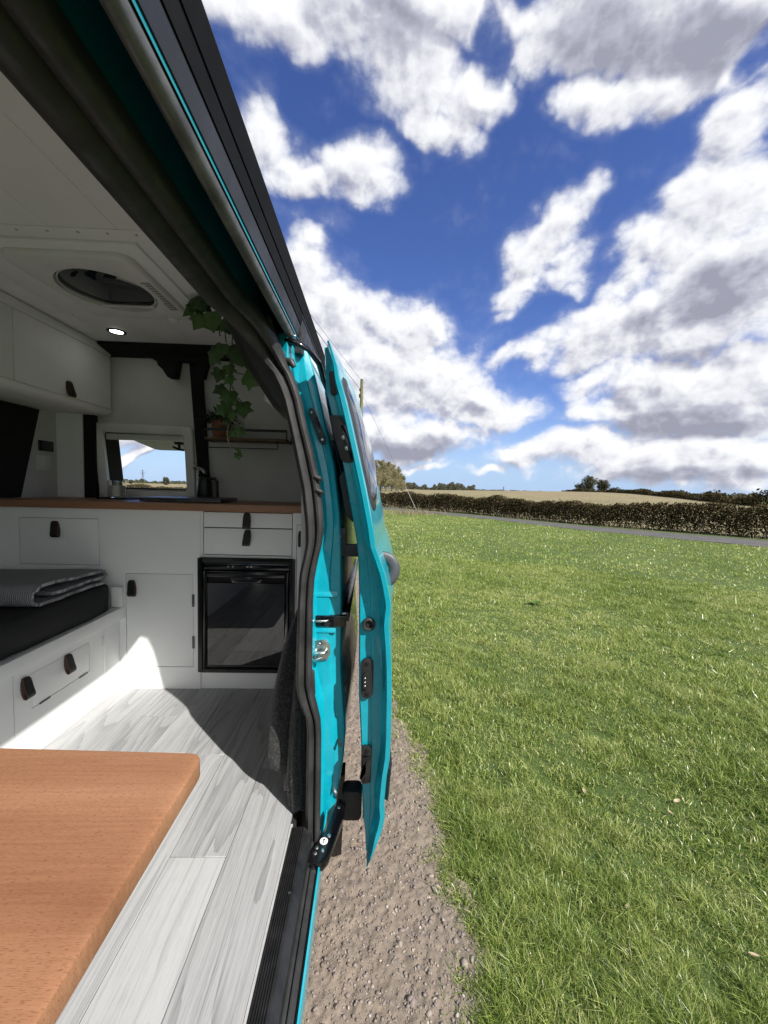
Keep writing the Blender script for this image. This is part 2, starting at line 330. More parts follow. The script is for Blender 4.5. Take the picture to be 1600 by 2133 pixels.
def leafy(lo, hi, scale, trans=0.25):
    def f(nt, b):
        p = GEO(nt); n = NOISE(nt, p, scale, 4, 0.6)
        r = N(nt, 'ShaderNodeAttribute', attribute_name='rnd').outputs['Fac']
        c = MIX(nt, MAPR(nt, M(nt, 'ADD', M(nt, 'MULTIPLY', n, 0.6), M(nt, 'MULTIPLY', r, 0.55)), 0.2, 0.9), lo, hi)
        LINK(nt, c, b.inputs['Base Color'])
        tr = N(nt, 'ShaderNodeBsdfTranslucent'); LINK(nt, c, tr.inputs[0])
        mx = N(nt, 'ShaderNodeMixShader', inp={0: trans}); LINK(nt, b.outputs[0], mx.inputs[1]); LINK(nt, tr.outputs[0], mx.inputs[2])
        LINK(nt, mx.outputs[0], nt.nodes['Material Output'].inputs[0])
    return f
mat('ivy_leaf', rough=0.5, build=leafy((0.03, 0.07, 0.022), (0.10, 0.20, 0.055), 30, 0.35))
mat('ivy_stem', (0.05, 0.06, 0.03), 0.7)
mat('ivy_stem_pale', (0.45, 0.42, 0.30), 0.7)
mat('weed_leaf', rough=0.55, build=leafy((0.05, 0.10, 0.012), (0.12, 0.20, 0.03), 40, 0.25))
mat('herb_leaf', rough=0.7, build=leafy((0.012, 0.022, 0.014), (0.035, 0.06, 0.03), 60, 0.1))

# outdoors
def grass_blade(nt, b):
    p = GEO(nt)
    r = N(nt, 'ShaderNodeAttribute', attribute_name='rnd').outputs['Fac']
    big = NOISE(nt, p, 0.55, 4, 0.6); mid = NOISE(nt, p, 3.3, 4, 0.6)
    c = RAMP(nt, M(nt, 'ADD', M(nt, 'MULTIPLY', r, 0.50), M(nt, 'ADD', M(nt, 'MULTIPLY', big, 0.52), M(nt, 'MULTIPLY', mid, 0.40))),
             [(0.35, (0.03422, 0.07181, 0.01172)), (0.55, (0.1583, 0.2408, 0.04057)), (0.77, (0.3594, 0.414, 0.1127)), (0.97, (0.5305, 0.5069, 0.2434))])
    dry = M(nt, 'GREATER_THAN', r, 0.955)
    c = MIX(nt, dry, c, (0.5583, 0.4476, 0.2876))
    LINK(nt, c, b.inputs['Base Color'])
    tr = N(nt, 'ShaderNodeBsdfTranslucent'); LINK(nt, c, tr.inputs[0])
    mx = N(nt, 'ShaderNodeMixShader', inp={0: 0.3}); LINK(nt, b.outputs[0], mx.inputs[1]); LINK(nt, tr.outputs[0], mx.inputs[2])
    LINK(nt, mx.outputs[0], nt.nodes['Material Output'].inputs[0])
mat('grass_blade', rough=0.32, build=grass_blade)
def turf(nt, b):
    p = GEO(nt)
    big = NOISE(nt, p, 0.5, 5, 0.6); mid = NOISE(nt, p, 4.0, 6, 0.65); fine = NOISE(nt, p, 60, 4, 0.7)
    far = NOISE(nt, p, 0.045, 4, 0.6)
    t = M(nt, 'ADD', M(nt, 'MULTIPLY', big, 0.35), M(nt, 'ADD', M(nt, 'MULTIPLY', mid, 0.35), M(nt, 'MULTIPLY', fine, 0.35)))
    c = RAMP(nt, t, [(0.30, (0.0261, 0.04161, 0.007608)), (0.52, (0.05222, 0.09021, 0.01183)), (0.75, (0.09576, 0.1319, 0.02322))])
    c = MIX(nt, MAPR(nt, far, 0.35, 0.65, 0.0, 0.35), c, (0.08704, 0.104, 0.02534))
    LINK(nt, c, b.inputs['Base Color']); BUMP(nt, b, M(nt, 'ADD', mid, fine), 0.6, 0.04)
mat('turf', rough=0.9, build=turf)
def gravel(nt, b):
    p = GEO(nt)
    v = N(nt, 'ShaderNodeTexVoronoi', inp={'Scale': 75.0, 'Randomness': 1.0}); LINK(nt, p, v.inputs['Vector'])
    big = NOISE(nt, p, 1.7, 5, 0.6); mid = NOISE(nt, p, 22, 6, 0.7); fine = NOISE(nt, p, 260, 3, 0.7)
    c = MIX(nt, MAPR(nt, big, 0.3, 0.7), (0.1683, 0.1289, 0.09661), (0.2228, 0.1751, 0.1343))
    c = MIX(nt, MAPR(nt, mid, 0.40, 0.62), c, (0.1238, 0.09972, 0.08011))
    c = MIX(nt, M(nt, 'MULTIPLY', MAPR(nt, fine, 0.35, 0.75), 0.6), c, (0.2476, 0.2092, 0.1697))
    LINK(nt, c, b.inputs['Base Color'])
    h = M(nt, 'ADD', M(nt, 'MULTIPLY', v.outputs[0], -0.25), M(nt, 'ADD', M(nt, 'MULTIPLY', mid, 1.2), M(nt, 'MULTIPLY', fine, 0.35)))
    BUMP(nt, b, h, 0.55, 0.006)
mat('gravel', rough=0.95, build=gravel)
def stone(nt, b):
    r = N(nt, 'ShaderNodeAttribute', attribute_name='rnd').outputs['Fac']; p = GEO(nt)
    c = RAMP(nt, r, [(0.0, (0.1152, 0.09317, 0.08338)), (0.35, (0.2034, 0.1663, 0.14)), (0.62, (0.1762, 0.1497, 0.1435)), (0.90, (0.2848, 0.2395, 0.2002)), (1.0, (0.4204, 0.3792, 0.3335))])
    n = NOISE(nt, p, 150, 5, 0.7)
    LINK(nt, MIX(nt, MAPR(nt, n, 0.4, 0.75), c, (0.2034, 0.1663, 0.14)), b.inputs['Base Color']); BUMP(nt, b, n, 0.4, 0.003)
mat('stone', rough=0.9, build=stone)
def tarmac(nt, b):
    p = GEO(nt)
    LINK(nt, MIX(nt, MAPR(nt, NOISE(nt, p, 2.0, 7, 0.7), 0.3, 0.7), (0.06048, 0.05832, 0.05616), (0.09504, 0.09072, 0.0864)), b.inputs['Base Color'])
    BUMP(nt, b, NOISE(nt, p, 90, 4, 0.7), 0.5, 0.01)
mat('tarmac', rough=0.9, build=tarmac)
def stubble(nt, b):
    p = GEO(nt)
    a = NOISE(nt, SCL(nt, p, (0.9, 0.25, 1)), 0.35, 6, 0.7); f = NOISE(nt, p, 3.0, 7, 0.75); g = NOISE(nt, p, 0.02, 3, 0.5)
    t = M(nt, 'ADD', M(nt, 'MULTIPLY', a, 0.5), M(nt, 'MULTIPLY', f, 0.5))
    c = RAMP(nt, t, [(0.32, (0.08428, 0.07735, 0.0336)), (0.5, (0.1866, 0.1606, 0.0784)), (0.68, (0.2769, 0.238, 0.1288))])
    c = MIX(nt, MAPR(nt, g, 0.42, 0.62, 0, 0.35), c, (0.1987, 0.1249, 0.0784))
    sp = MAPR(nt, NOISE(nt, SCL(nt, p, (0.8, 0.22, 1)), 1.0, 3, 0.6), 0.60, 0.68)
    c = MIX(nt, M(nt, 'MULTIPLY', sp, 0.7), c, (0.05418, 0.05057, 0.0196))
    LINK(nt, c, b.inputs['Base Color']); BUMP(nt, b, f, 0.8, 0.15)
mat('stubble', rough=0.95, build=stubble)
mat('straw', rough=0.8, build=leafy((0.1806, 0.1487, 0.084), (0.3311, 0.2797, 0.1736), 8, 0.2))
mat('hedge_leaf', rough=0.85, spec=0.2, build=leafy((0.01803, 0.01701, 0.006804), (0.08452, 0.06615, 0.0257), 1.4, 0.1))
mat('bark', rough=0.9, build=vary((0.07, 0.055, 0.04), (0.14, 0.115, 0.09), 9, 6, 0.6, 30, 0.02))
mat('poplar_twig', rough=0.85, build=leafy((0.15, 0.1387, 0.06375), (0.3, 0.27, 0.1425), 0.4, 0.3))
mat('far_leaf', rough=0.85, build=leafy((0.0375, 0.04125, 0.02625), (0.105, 0.105, 0.06375), 0.25, 0.15))
mat('pole_wood', rough=0.85, build=vary((0.0975, 0.1013, 0.0375), (0.18, 0.1688, 0.075), 3, 6, 0.5, 30, 0.01))
mat('wire', (0.05, 0.05, 0.05), 0.6)
mat('galvanised', (0.49, 0.49, 0.476), 0.5, build=vary((0.434, 0.434, 0.42), (0.525, 0.525, 0.504), 9, 4))
mat('dry_leaf', rough=0.7, build=vary((0.252, 0.168, 0.091), (0.434, 0.35, 0.231), 60, 4))

# ------------------------------------------------------------------ mesh helpers
class MB:
    def __init__(s): s.v = []; s.f = []; s.m = []
    def add(s, vs, fs, mi=0):
        o = len(s.v); s.v += [tuple(map(float, p)) for p in vs]
        s.f += [tuple(i + o for i in f) for f in fs]; s.m += [mi] * len(fs); return s
    def box(s, x0, x1, y0, y1, z0, z1, mi=0):
        vs = [(x, y, z) for z in (z0, z1) for y in (y0, y1) for x in (x0, x1)]
        return s.add(vs, [(0, 2, 3, 1), (4, 5, 7, 6), (0, 1, 5, 4), (2, 6, 7, 3), (0, 4, 6, 2), (1, 3, 7, 5)], mi)
    def prism(s, prof, axis, a0, a1, mi=0, caps=True):
        """closed 2-D profile extruded along an axis ('x': prof=(y,z); 'y': prof=(x,z); 'z': prof=(x,y))"""
        mk = {'x': lambda p, a: (a, p[0], p[1]), 'y': lambda p, a: (p[0], a, p[1]), 'z': lambda p, a: (p[0], p[1], a)}[axis]
        n = len(prof); vs = [mk(p, a0) for p in prof] + [mk(p, a1) for p in prof]
        fs = [(i, (i + 1) % n, n + (i + 1) % n, n + i) for i in range(n)]
        if caps: fs += [tuple(range(n))[::-1], tuple(range(n, 2 * n))]
        return s.add(vs, fs, mi)
    def loft(s, rings, mi=0, closed=True, cap=True):
        n = len(rings[0]); vs = [p for r in rings for p in r]; fs = []
        for k in range(len(rings) - 1):
            for i in range(n if closed else n - 1):
                j = (i + 1) % n; fs.append((k * n + i, k * n + j, (k + 1) * n + j, (k + 1) * n + i))
        if cap and closed: fs += [tuple(range(n))[::-1], tuple(range((len(rings) - 1) * n, len(rings) * n))]
        return s.add(vs, fs, mi)
    def tube(s, pts, rad, n=8, mi=0, cap=True, flat=None):
        pts = [Vector(p) for p in pts]; rings = []; prev = None
        for i, p in enumerate(pts):
            t = (pts[min(i + 1, len(pts) - 1)] - pts[max(i - 1, 0)]).normalized()
            if prev is None:
                a = Vector((0, 0, 1)) if abs(t.z) < 0.9 else Vector((1, 0, 0)); u = t.cross(a).normalized()
            else: u = (prev - t * prev.dot(t)).normalized()
            prev = u; w = t.cross(u); r = rad[i] if isinstance(rad, (list, tuple)) else rad
            fu, fw = flat or (1, 1)
            rings.append([p + u * (math.cos(k * 2 * math.pi / n) * r * fu) + w * (math.sin(k * 2 * math.pi / n) * r * fw) for k in range(n)])
        return s.loft(rings, mi, True, cap)
    def lathe(s, c, prof, n=24, mi=0, axis='z'):
        rings = []
        for r, h in prof:
            ring = []
            for k in range(n):
                a = k * 2 * math.pi / n; x, y = r * math.cos(a), r * math.sin(a)
                ring.append((c[0] + x, c[1] + y, c[2] + h) if axis == 'z' else (c[0] + x, c[1] + h, c[2] + y) if axis == 'y' else (c[0] + h, c[1] + x, c[2] + y))
            rings.append(ring)
        return s.loft(rings, mi, True, True)
    def build(s, name, mats, parent=None, smooth=None, bevel=0.0, seg=2, loc=None, rnd=None):
        me = bpy.data.meshes.new(name); me.from_pydata(s.v, [], s.f)
        mats = mats if isinstance(mats, (list, tuple)) else [mats]
        for mm in mats: me.materials.append(MATS[mm])
        if len(mats) > 1: me.polygons.foreach_set('material_index', s.m)
        bm = bmesh.new(); bm.from_mesh(me); bmesh.ops.recalc_face_normals(bm, faces=bm.faces)
        if bevel:
            bmesh.ops.remove_doubles(bm, verts=bm.verts, dist=1e-6)
            ed = [e for e in bm.edges if len(e.link_faces) == 2 and e.calc_face_angle() > R(35)]
            bmesh.ops.bevel(bm, geom=ed, offset=bevel, segments=seg, profile=0.6, affect='EDGES', clamp_overlap=True)
        bm.to_mesh(me); bm.free()
        if rnd is not None:
            at = me.attributes.new('rnd', 'FLOAT', 'FACE'); at.data.foreach_set('value', np.asarray(rnd, dtype=np.float32))
        if smooth is None and bevel: smooth = 40
        if smooth:
            me.polygons.foreach_set('use_smooth', [True] * len(me.polygons)); me.set_sharp_from_angle(angle=R(smooth))
        return link(name, me, parent, loc)
def link(name, me, parent=None, loc=None):
    o = bpy.data.objects.new(name, me); COL.objects.link(o)
    if loc: o.location = loc
    if parent is not None:
        o.parent = parent
        o.matrix_parent_inverse = PINV[parent.name]
    PINV[o.name] = (Matrix.Translation(loc) if loc else Matrix()).inverted() if parent is None else Matrix.Translation(loc or (0, 0, 0)).inverted()
    return o
PINV = {}
def thing(name, label, cat, loc=(0, 0, 0), group=None):
    o = bpy.data.objects.new(name, None); COL.objects.link(o); o.location = loc; o.empty_display_size = 0.1
    PINV[o.name] = Matrix.Translation(loc).inverted()
    return tag(o, label, cat, group)
def tag(o, label, cat, group=None):
    o['label'] = label; o['category'] = cat
    if group: o['group'] = group
    return o
def kind(o, k, label=None):
    o['kind'] = k
    if label: o['label'] = label
    return o
def fastmesh(name, co, faces_idx, nper, mat_name, rnd=None, smooth=False):
    """numpy mesh: co (n,3), faces flat index array with nper corners each"""
    me = bpy.data.meshes.new(name); nv = len(co); nf = len(faces_idx) // nper
    me.vertices.add(nv); me.vertices.foreach_set('co', co.astype(np.float32).ravel())
    me.loops.add(len(faces_idx)); me.loops.foreach_set('vertex_index', faces_idx.astype(np.int32))
    me.polygons.add(nf); me.polygons.foreach_set('loop_start', np.arange(0, nf * nper, nper, dtype=np.int32))
    me.polygons.foreach_set('loop_total', np.full(nf, nper, dtype=np.int32))
    me.materials.append(MATS[mat_name]); me.update(calc_edges=True)
    if rnd is not None:
        at = me.attributes.new('rnd', 'FLOAT', 'FACE'); at.data.foreach_set('value', rnd.astype(np.float32))
    if smooth: me.polygons.foreach_set('use_smooth', np.ones(nf, dtype=bool))
    return me
def box_part(name, parent, mt, b, bevel=0.0015):
    return MB().box(*b).build(name, mt, parent, bevel=bevel)

# ------------------------------------------------------------------ terrain
GZ = -0.60                                   # ground level below the van floor
# lane and hedge run obliquely behind the meadow
LANE_NEAR = [(-60, 62), (-20, 41), (1.2, 28.6), (6.66, 21.6), (9.0, 16.7), (12.8, 12.0), (20, 5.2), (34, -7)]
LANE_FAR = [(-60, 65.2), (-20, 44.2), (1.6, 31.6), (7.3, 24.0), (10.4, 18.4), (14.7, 13.9), (22, 7.2), (36, -5)]
HEDGE = [(-60, 66.8), (-20, 45.8), (1.9, 33.0), (7.9, 25.2), (11.2, 19.4), (15.4, 14.9), (22.6, 8.4), (37, -3)]
FAR_HEDGE = [(86, 46), (62, 60), (75, 82), (92, 112), (112, 160), (122, 205), (118, 235)]
def sample_line(pts, step):
    out = []; 
    for (a, b) in zip(pts[:-1], pts[1:]):
        n = max(1, int(math.dist(a, b) / step))
        for k in range(n): out.append((a[0] + (b[0] - a[0]) * k / n, a[1] + (b[1] - a[1]) * k / n))
    out.append(pts[-1]); return out
def hill(x, y):
    d2 = ((x - 118) / 85.0) ** 2 + ((y - 205) / 95.0) ** 2
    d3 = ((x + 10) / 160.0) ** 2 + ((y - 420) / 190.0) ** 2
    near = np.clip((np.hypot(x, y) - 30) / 60.0, 0, 1); near = near * near * (3 - 2 * near)
    return (2.1 * np.exp(-d2) + 1.0 * np.exp(-d3)) * near
def hz(x, y): return GZ + float(hill(x, y))

# ground: one sheet to the horizon, rising gently where the far field rises
xs = np.concatenate([-np.geomspace(4000, 60, 26), np.linspace(-50, 50, 26), np.geomspace(60, 4000, 44)])
ys = np.concatenate([-np.geomspace(3000, 30, 14), np.linspace(-20, 60, 24), np.geomspace(66, 6000, 48)])
gx, gy = np.meshgrid(xs, ys); gzv = GZ + hill(gx, gy)
co = np.stack([gx, gy, gzv], -1).reshape(-1, 3); nx = len(xs); ny = len(ys)
ii = (np.arange(ny - 1)[:, None] * nx + np.arange(nx - 1)[None]).ravel()
fi = np.stack([ii, ii + 1, ii + nx + 1, ii + nx], -1).ravel()
o = link('ground', fastmesh('ground', co, fi, 4, 'turf', smooth=True)); kind(o, 'structure')

# stubble field beyond the hedge, and a pale field on the far side of the van
hl = sample_line([(a, b + 0.5) for a, b in HEDGE], 2.0)
mb = MB(); K = 40
rows = []
for (x, y) in hl:
    dvec = Vector((x * 0.35 + 0.25 * abs(y), max(y, 1) * 1.0 + 25, 0)).normalized()
    row = []
    for k in range(K + 1):
        t = (k / K) ** 2.2 * 900
        px, py = x + dvec.x * t, y + dvec.y * t
        row.append((px, py, hz(px, py) + 0.02 + 0.00006 * t))
    rows.append(row)
mb.loft(rows, closed=False); o = mb.build('stubble_field', 'stubble', smooth=60); kind(o, 'structure')

# gravel track under and beside the van
EDGE = [(-9, 0.75), (-3, 0.50), (-0.5, 0.37), (0.6, 0.36), (1.06, 0.385), (1.2, 0.43), (1.37, 0.405), (1.56, 0.345), (1.68, 0.385), (1.8, 0.42), (2.05, 0.36), (2.3, 0.32), (2.7, 0.19), (3.5, 0.12), (5, 0.05), (7, -0.06), (8.6, -0.6), (9.6, -1.6)]
def edge_x(y):
    ysx = [e[0] for e in EDGE]; xsx = [e[1] for e in EDGE]
    return np.interp(y, ysx, xsx)
def edge_n(y): return edge_x(y) - 0.018 + 0.016 * np.sin(y * 9.0 + 0.7) + 0.014 * np.sin(y * 23.0 + 1.1 * np.sin(y * 5)) + 0.012 * np.sin(y * 57 + 2 * np.sin(y * 13))
def vnoise(x, y, s, seed):
    """cheap smooth value noise, -1..1"""
    r = np.random.default_rng(seed).random((64, 64)) * 2 - 1
    u, v = x * s, y * s; i, j = np.floor(u).astype(int), np.floor(v).astype(int); a, b = u - i, v - j
    a = a * a * (3 - 2 * a); b = b * b * (3 - 2 * b); g = lambda p, q: r[p % 64, q % 64]
    return (g(i, j) * (1 - a) + g(i + 1, j) * a) * (1 - b) + (g(i, j + 1) * (1 - a) + g(i + 1, j + 1) * a) * b
def track_h(x, y):
    x, y = np.asarray(x, float), np.asarray(y, float)
    return GZ + 0.010 + 0.007 * vnoise(x, y, 5.0, 51) + 0.004 * vnoise(x, y, 19.0, 52) + 0.0042 * vnoise(x, y, 47.0, 53) + 0.0040 * vnoise(x, y, 105.0, 54)
yv = np.concatenate([np.linspace(-9, 0.4, 30), np.linspace(0.42, 2.6, 300), np.linspace(2.62, 9.5, 150)])
uv = np.concatenate([np.linspace(-3.4, -0.5, 18), np.linspace(0, 1, 150)])
gx = np.where(np.arange(168)[None] < 18, uv[None], -0.48 + (edge_n(yv)[:, None] + 0.05 + 0.48) * uv[None])
gy = np.repeat(yv[:, None], 168, 1); co = np.stack([gx, gy, track_h(gx, gy)], -1).reshape(-1, 3); nr = len(yv)
ii = (np.arange(nr - 1)[:, None] * 168 + np.arange(167)[None]).ravel()
o = link('gravel_track', fastmesh('gravel_track', co, np.stack([ii, ii + 1, ii + 169, ii + 168], -1).ravel(), 4, 'gravel', smooth=True)); kind(o, 'structure')

# pale field seen through the rear window
xs2 = np.linspace(-420, -14, 50); ys2 = np.geomspace(30, 420, 50); g2x, g2y = np.meshgrid(xs2, ys2)
ln2 = np.interp(g2x, [p[0] for p in HEDGE], [p[1] for p in HEDGE]); g2y = np.maximum(g2y, 30)
co = np.stack([g2x, g2y, GZ + hill(g2x, g2y) + 0.02 + 0.0004 * np.hypot(g2x, g2y)], -1).reshape(-1, 3)
ii = (np.arange(49)[:, None] * 50 + np.arange(49)[None]).ravel()
o = link('far_field', fastmesh('far_field', co, np.stack([ii, ii + 1, ii + 51, ii + 50], -1).ravel(), 4, 'stubble', smooth=True)); kind(o, 'structure')

# lane
mb = MB()
def interp_line(pts, n):
    d = [0]
    for a, b in zip(pts[:-1], pts[1:]): d.append(d[-1] + math.dist(a, b))
    t = np.linspace(0, d[-1], n)
    return np.stack([np.interp(t, d, [p[0] for p in pts]), np.interp(t, d, [p[1] for p in pts])], -1)
nA = 160; A = interp_line(LANE_NEAR, nA); B = interp_line(LANE_FAR, nA)
rows = []
for k in range(nA):
    a, b = A[k], B[k]; j = 0.18 * math.sin(k * 1.7) + 0.1 * math.sin(k * 4.1)
    rows.append([(a[0] + (b[0] - a[0]) * u, a[1] + (b[1] - a[1]) * u + (j if u == 0 else 0), GZ + 0.012 + 0.03 * math.sin(u * math.pi)) for u in (0, 0.25, 0.5, 0.75, 1)])
mb.loft(rows, closed=False); o = mb.build('lane', 'tarmac', smooth=60); kind(o, 'structure')

# ------------------------------------------------------------------ grass
def lane_clear(x, y):
    """signed: True where meadow grass grows (camera side of the lane, off the track)"""
    ln = np.interp(x, [p[0] for p in LANE_NEAR], [p[1] for p in LANE_NEAR])
    return (y < ln - 0.1) & (x > edge_n(y) + np.random.default_rng(len(x)).normal(-0.005, 0.03, len(x)) + 0.045 * vnoise(x, y, 9.0, 41))
def blades(x, y, h, w, lean, segs, rnd):
    n = len(x); az = RNG.random(n) * 6.283; la = RNG.random(n) * 6.283
    dx, dy = np.cos(az) * w, np.sin(az) * w; lx, ly = np.cos(la) * lean * h, np.sin(la) * lean * h
    z0 = GZ + hill(x, y) + 0.002
    lev = []
    for k in range(segs + 1):
        t = k / segs; ww = (1 - t ** 1.6); cx, cy, cz = x + lx * t * t, y + ly * t * t, z0 + h * (t - 0.35 * np.minimum(lean, 1.2) * t * t)
        if k < segs:
            lev.append(np.stack([cx - dx * ww, cy - dy * ww, cz], -1)); lev.append(np.stack([cx + dx * ww, cy + dy * ww, cz], -1))
        else: lev.append(np.stack([cx, cy, cz], -1))
    co = np.stack(lev, 1).reshape(-1, 3); nv = 2 * segs + 1
    tri = []
    for k in range(segs - 1): tri += [2 * k, 2 * k + 1, 2 * k + 3, 2 * k, 2 * k + 3, 2 * k + 2]
    tri += [2 * segs - 2, 2 * segs - 1, 2 * segs]
    idx = (np.arange(n)[:, None] * nv + np.array(tri)[None]).ravel()
    return co, idx, np.repeat(rnd, len(tri) // 3)
def scatter(n, r0, r1, a0=-12, a1=62, pw=1.0):
    a = np.radians(RNG.uniform(a0, a1, n)); rr = np.sqrt(RNG.uniform(r0 ** 2, r1 ** 2, n))
    x, y = rr * np.sin(a), rr * np.cos(a)
    k = lane_clear(x, y); return x[k], y[k]
parts = []
for (n, r0, r1, h, w, segs, aa) in ((300000, 0.5, 2.1, 0.046, 0.00125, 2, (-20, 100)), (250000, 2.1, 4.2, 0.046, 0.0020, 2, (-16, 75)), (430000, 4.2, 9.0, 0.050, 0.0036, 1, (-14, 66)), (400000, 8.4, 30, 0.050, 0.0095, 1, (-30, 62))):
    x, y = scatter(n, r0, r1, *aa)
    clump = vnoise(x, y, 7.0, 3) + 0.8 * vnoise(x, y, 17.0, 4); patch = vnoise(x, y, 1.3, 5) + 0.6 * vnoise(x, y, 0.45, 6)
    worn = np.clip(-patch - 0.50, 0, 0.7)                     # trodden, thin patches
    keep = RNG.random(len(x)) < np.clip(0.75 + 0.36 * clump - 0.12 * worn, 0.22, 1)
    x, y, clump, patch, worn = [q[keep] for q in (x, y, clump, patch, worn)]
    de = np.clip((x - edge_n(y) + 0.05) / 0.16, 0, 1)
    hh = h * (0.40 + 0.95 * RNG.random(len(x)) ** 1.3) * (0.55 + 0.45 * de) * np.clip(0.95 + 0.50 * clump + 0.25 * patch, 0.30, 2.1) * (1 - 0.45 * worn)
    long_ = RNG.random(len(x)) < 0.03; hh = np.where(long_, hh * 1.7, hh)
    rv = np.clip(RNG.random(len(x)) * 0.94 + 0.25 * worn * RNG.random(len(x)) - 0.10 * np.clip(clump, 0, 1), 0, 1)
    if r0 > 4: rv = np.minimum(rv * 0.93 + 0.02, 0.94)
    if r0 > 8: rv = 0.22 + 0.52 * rv
    parts.append(blades(x, y, hh, w * (0.55 + 0.9 * RNG.random(len(x))), (0.25 + 1.2 * RNG.random(len(x)) ** 1.4) * (1 + 0.7 * worn), segs, rv))
# ragged fringe creeping on to the track
y = RNG.uniform(0.5, 6, 26000); x = edge_n(y) + RNG.normal(0, 0.05, len(y)) - 0.01; kq = RNG.random(len(y)) < np.clip(0.45 + 0.8 * vnoise(x, y, 12.0, 44), 0, 1); x, y = x[kq], y[kq]
parts.append(blades(x, y, 0.010 + 0.035 * RNG.random(len(x)) ** 2, 0.0014 + 0.001 * RNG.random(len(x)), 0.4 + RNG.random(len(x)), 2, RNG.random(len(x))))
co = np.concatenate([p[0] for p in parts]); off = 0; idx = []
for p in parts: idx.append(p[1] + off); off += len(p[0])
o = link('meadow_grass', fastmesh('meadow_grass', co, np.concatenate(idx), 3, 'grass_blade', np.concatenate([p[2] for p in parts])))
kind(o, 'stuff', 'short green meadow grass beside the gravel track'); o['category'] = 'grass'

# dry grass along the verge and foot of the hedge
hp = interp_line([(a - 0.4, b - 0.9) for a, b in HEDGE], 4000); k = RNG.integers(0, 4000, 9000)
x = hp[k, 0] + RNG.normal(0, 0.18, 9000); y = hp[k, 1] + RNG.normal(0, 0.18, 9000)
cl = vnoise(x, y, 0.5, 9) + 0.5 * vnoise(x, y, 1.7, 10); keep = RNG.random(9000) < np.clip(0.30 + 0.8 * cl, 0.05, 1)
x, y, cl = x[keep], y[keep], cl[keep]
c1 = blades(x, y, (0.16 + 0.30 * RNG.random(len(x))) * (0.8 + 0.5 * np.clip(cl, 0, 1)), 0.007 + 0 * x, 0.2 + 0.4 * RNG.random(len(x)), 2, RNG.random(len(x)))
x2 = RNG.normal(2.6, 1.1, 900); y2 = RNG.normal(24.5, 0.7, 900)
c2 = blades(x2, y2, 0.15 + 0.35 * RNG.random(900), 0.007 + 0 * x2, 0.2 + 0.4 * RNG.random(900), 2, RNG.random(900))
o = link('dry_grass', fastmesh('dry_grass', np.concatenate([c1[0], c2[0]]), np.concatenate([c1[1], c2[1] + len(c1[0])]), 3, 'straw', np.concatenate([c1[2], c2[2]])))
kind(o, 'stuff', 'straw coloured dead grass along the foot of the hedge'); o['category'] = 'dry grass'

# stubble tufts and dark clods over the far field
n = 26000; t = RNG.random(n) ** 1.6 * 85 + 1.0; k = RNG.integers(0, len(hl), n); hla = np.array(hl)[k]
dv = np.stack([hla[:, 0] * 0.35 + 0.25 * np.abs(hla[:, 1]), np.maximum(hla[:, 1], 1) + 25], -1); dv /= np.linalg.norm(dv, axis=1)[:, None]
x = hla[:, 0] + dv[:, 0] * t + RNG.normal(0, 1.0, n); y = hla[:, 1] + dv[:, 1] * t + RNG.normal(0, 0.6, n)
hln = np.interp(x, [p[0] for p in HEDGE], [p[1] for p in HEDGE]); kk = y > hln + 0.8; x, y = x[kk], y[kk]; n = len(x)
c1 = blades(x, y, 0.10 + 0.16 * RNG.random(n), 0.022 + 0.02 * RNG.random(n), 0.3 + 0.6 * RNG.random(n), 1, RNG.random(n))
o = link('stubble', fastmesh('stubble', c1[0], c1[1], 3, 'straw', c1[2])); kind(o, 'stuff', 'pale stubble tufts covering the far field'); o['category'] = 'stubble'

# loose stones of the track: many small ones joined, one large one on its own
def ico_mesh(sub):
    bm = bmesh.new(); bmesh.ops.create_icosphere(bm, subdivisions=sub, radius=1.0)
    v = np.array([p.co[:] for p in bm.verts]); f = np.array([[q.index for q in fc.verts] for fc in bm.faces]); bm.free(); return v, f
iv, if_ = ico_mesh(1)
def stones(x, y, r, seed):
    g = np.random.default_rng(seed); n = len(x)
    s = np.stack([g.uniform(0.7, 1.3, n), g.uniform(0.6, 1.0, n), g.uniform(0.35, 0.75, n)], -1) * r[:, None]
    jit = 1 + g.uniform(-0.38, 0.30, (n, len(iv), 1)); v = iv[None] * jit * s[:, None]
    a = g.uniform(0, 6.283, n); ca, sa = np.cos(a)[:, None], np.sin(a)[:, None]
    vx = v[..., 0] * ca - v[..., 1] * sa; vy = v[..., 0] * sa + v[..., 1] * ca
    co = np.stack([vx + x[:, None], vy + y[:, None], v[..., 2] + track_h(x, y)[:, None] + r[:, None] * 0.15], -1).reshape(-1, 3)
    idx = (np.arange(n)[:, None, None] * len(iv) + if_[None]).reshape(-1); return co, idx, np.repeat(g.random(n), len(if_))
n = 34000; y = 0.7 + 4.2 * RNG.random(n) ** 1.8; x = RNG.uniform(-0.45, 0.5, n); k = x < edge_n(y) + 0.02 * RNG.normal(size=n)
x, y = x[k], y[k]; r = 0.0013 + 0.0062 * RNG.random(len(x)) ** 4 + 0.0003 * (y - 0.7)
big = RNG.random(len(x)) < 0.010; r = np.where(big, RNG.uniform(0.006, 0.014, len(x)), r)
co, idx, rr = stones(x, y, r, 5)
o = link('gravel_stones', fastmesh('gravel_stones', co, idx, 3, 'stone', rr)); kind(o, 'stuff', 'loose small stones lying on the gravel track'); o['category'] = 'gravel'
co, idx, rr = stones(np.array([0.352]), np.array([1.20]), np.array([0.021]), 8); rr[:] = 0.86
o = link('stone', fastmesh('stone', co, idx, 3, 'stone', rr)); tag(o, 'largest pale stone lying at the edge of the gravel by the grass', 'stone')

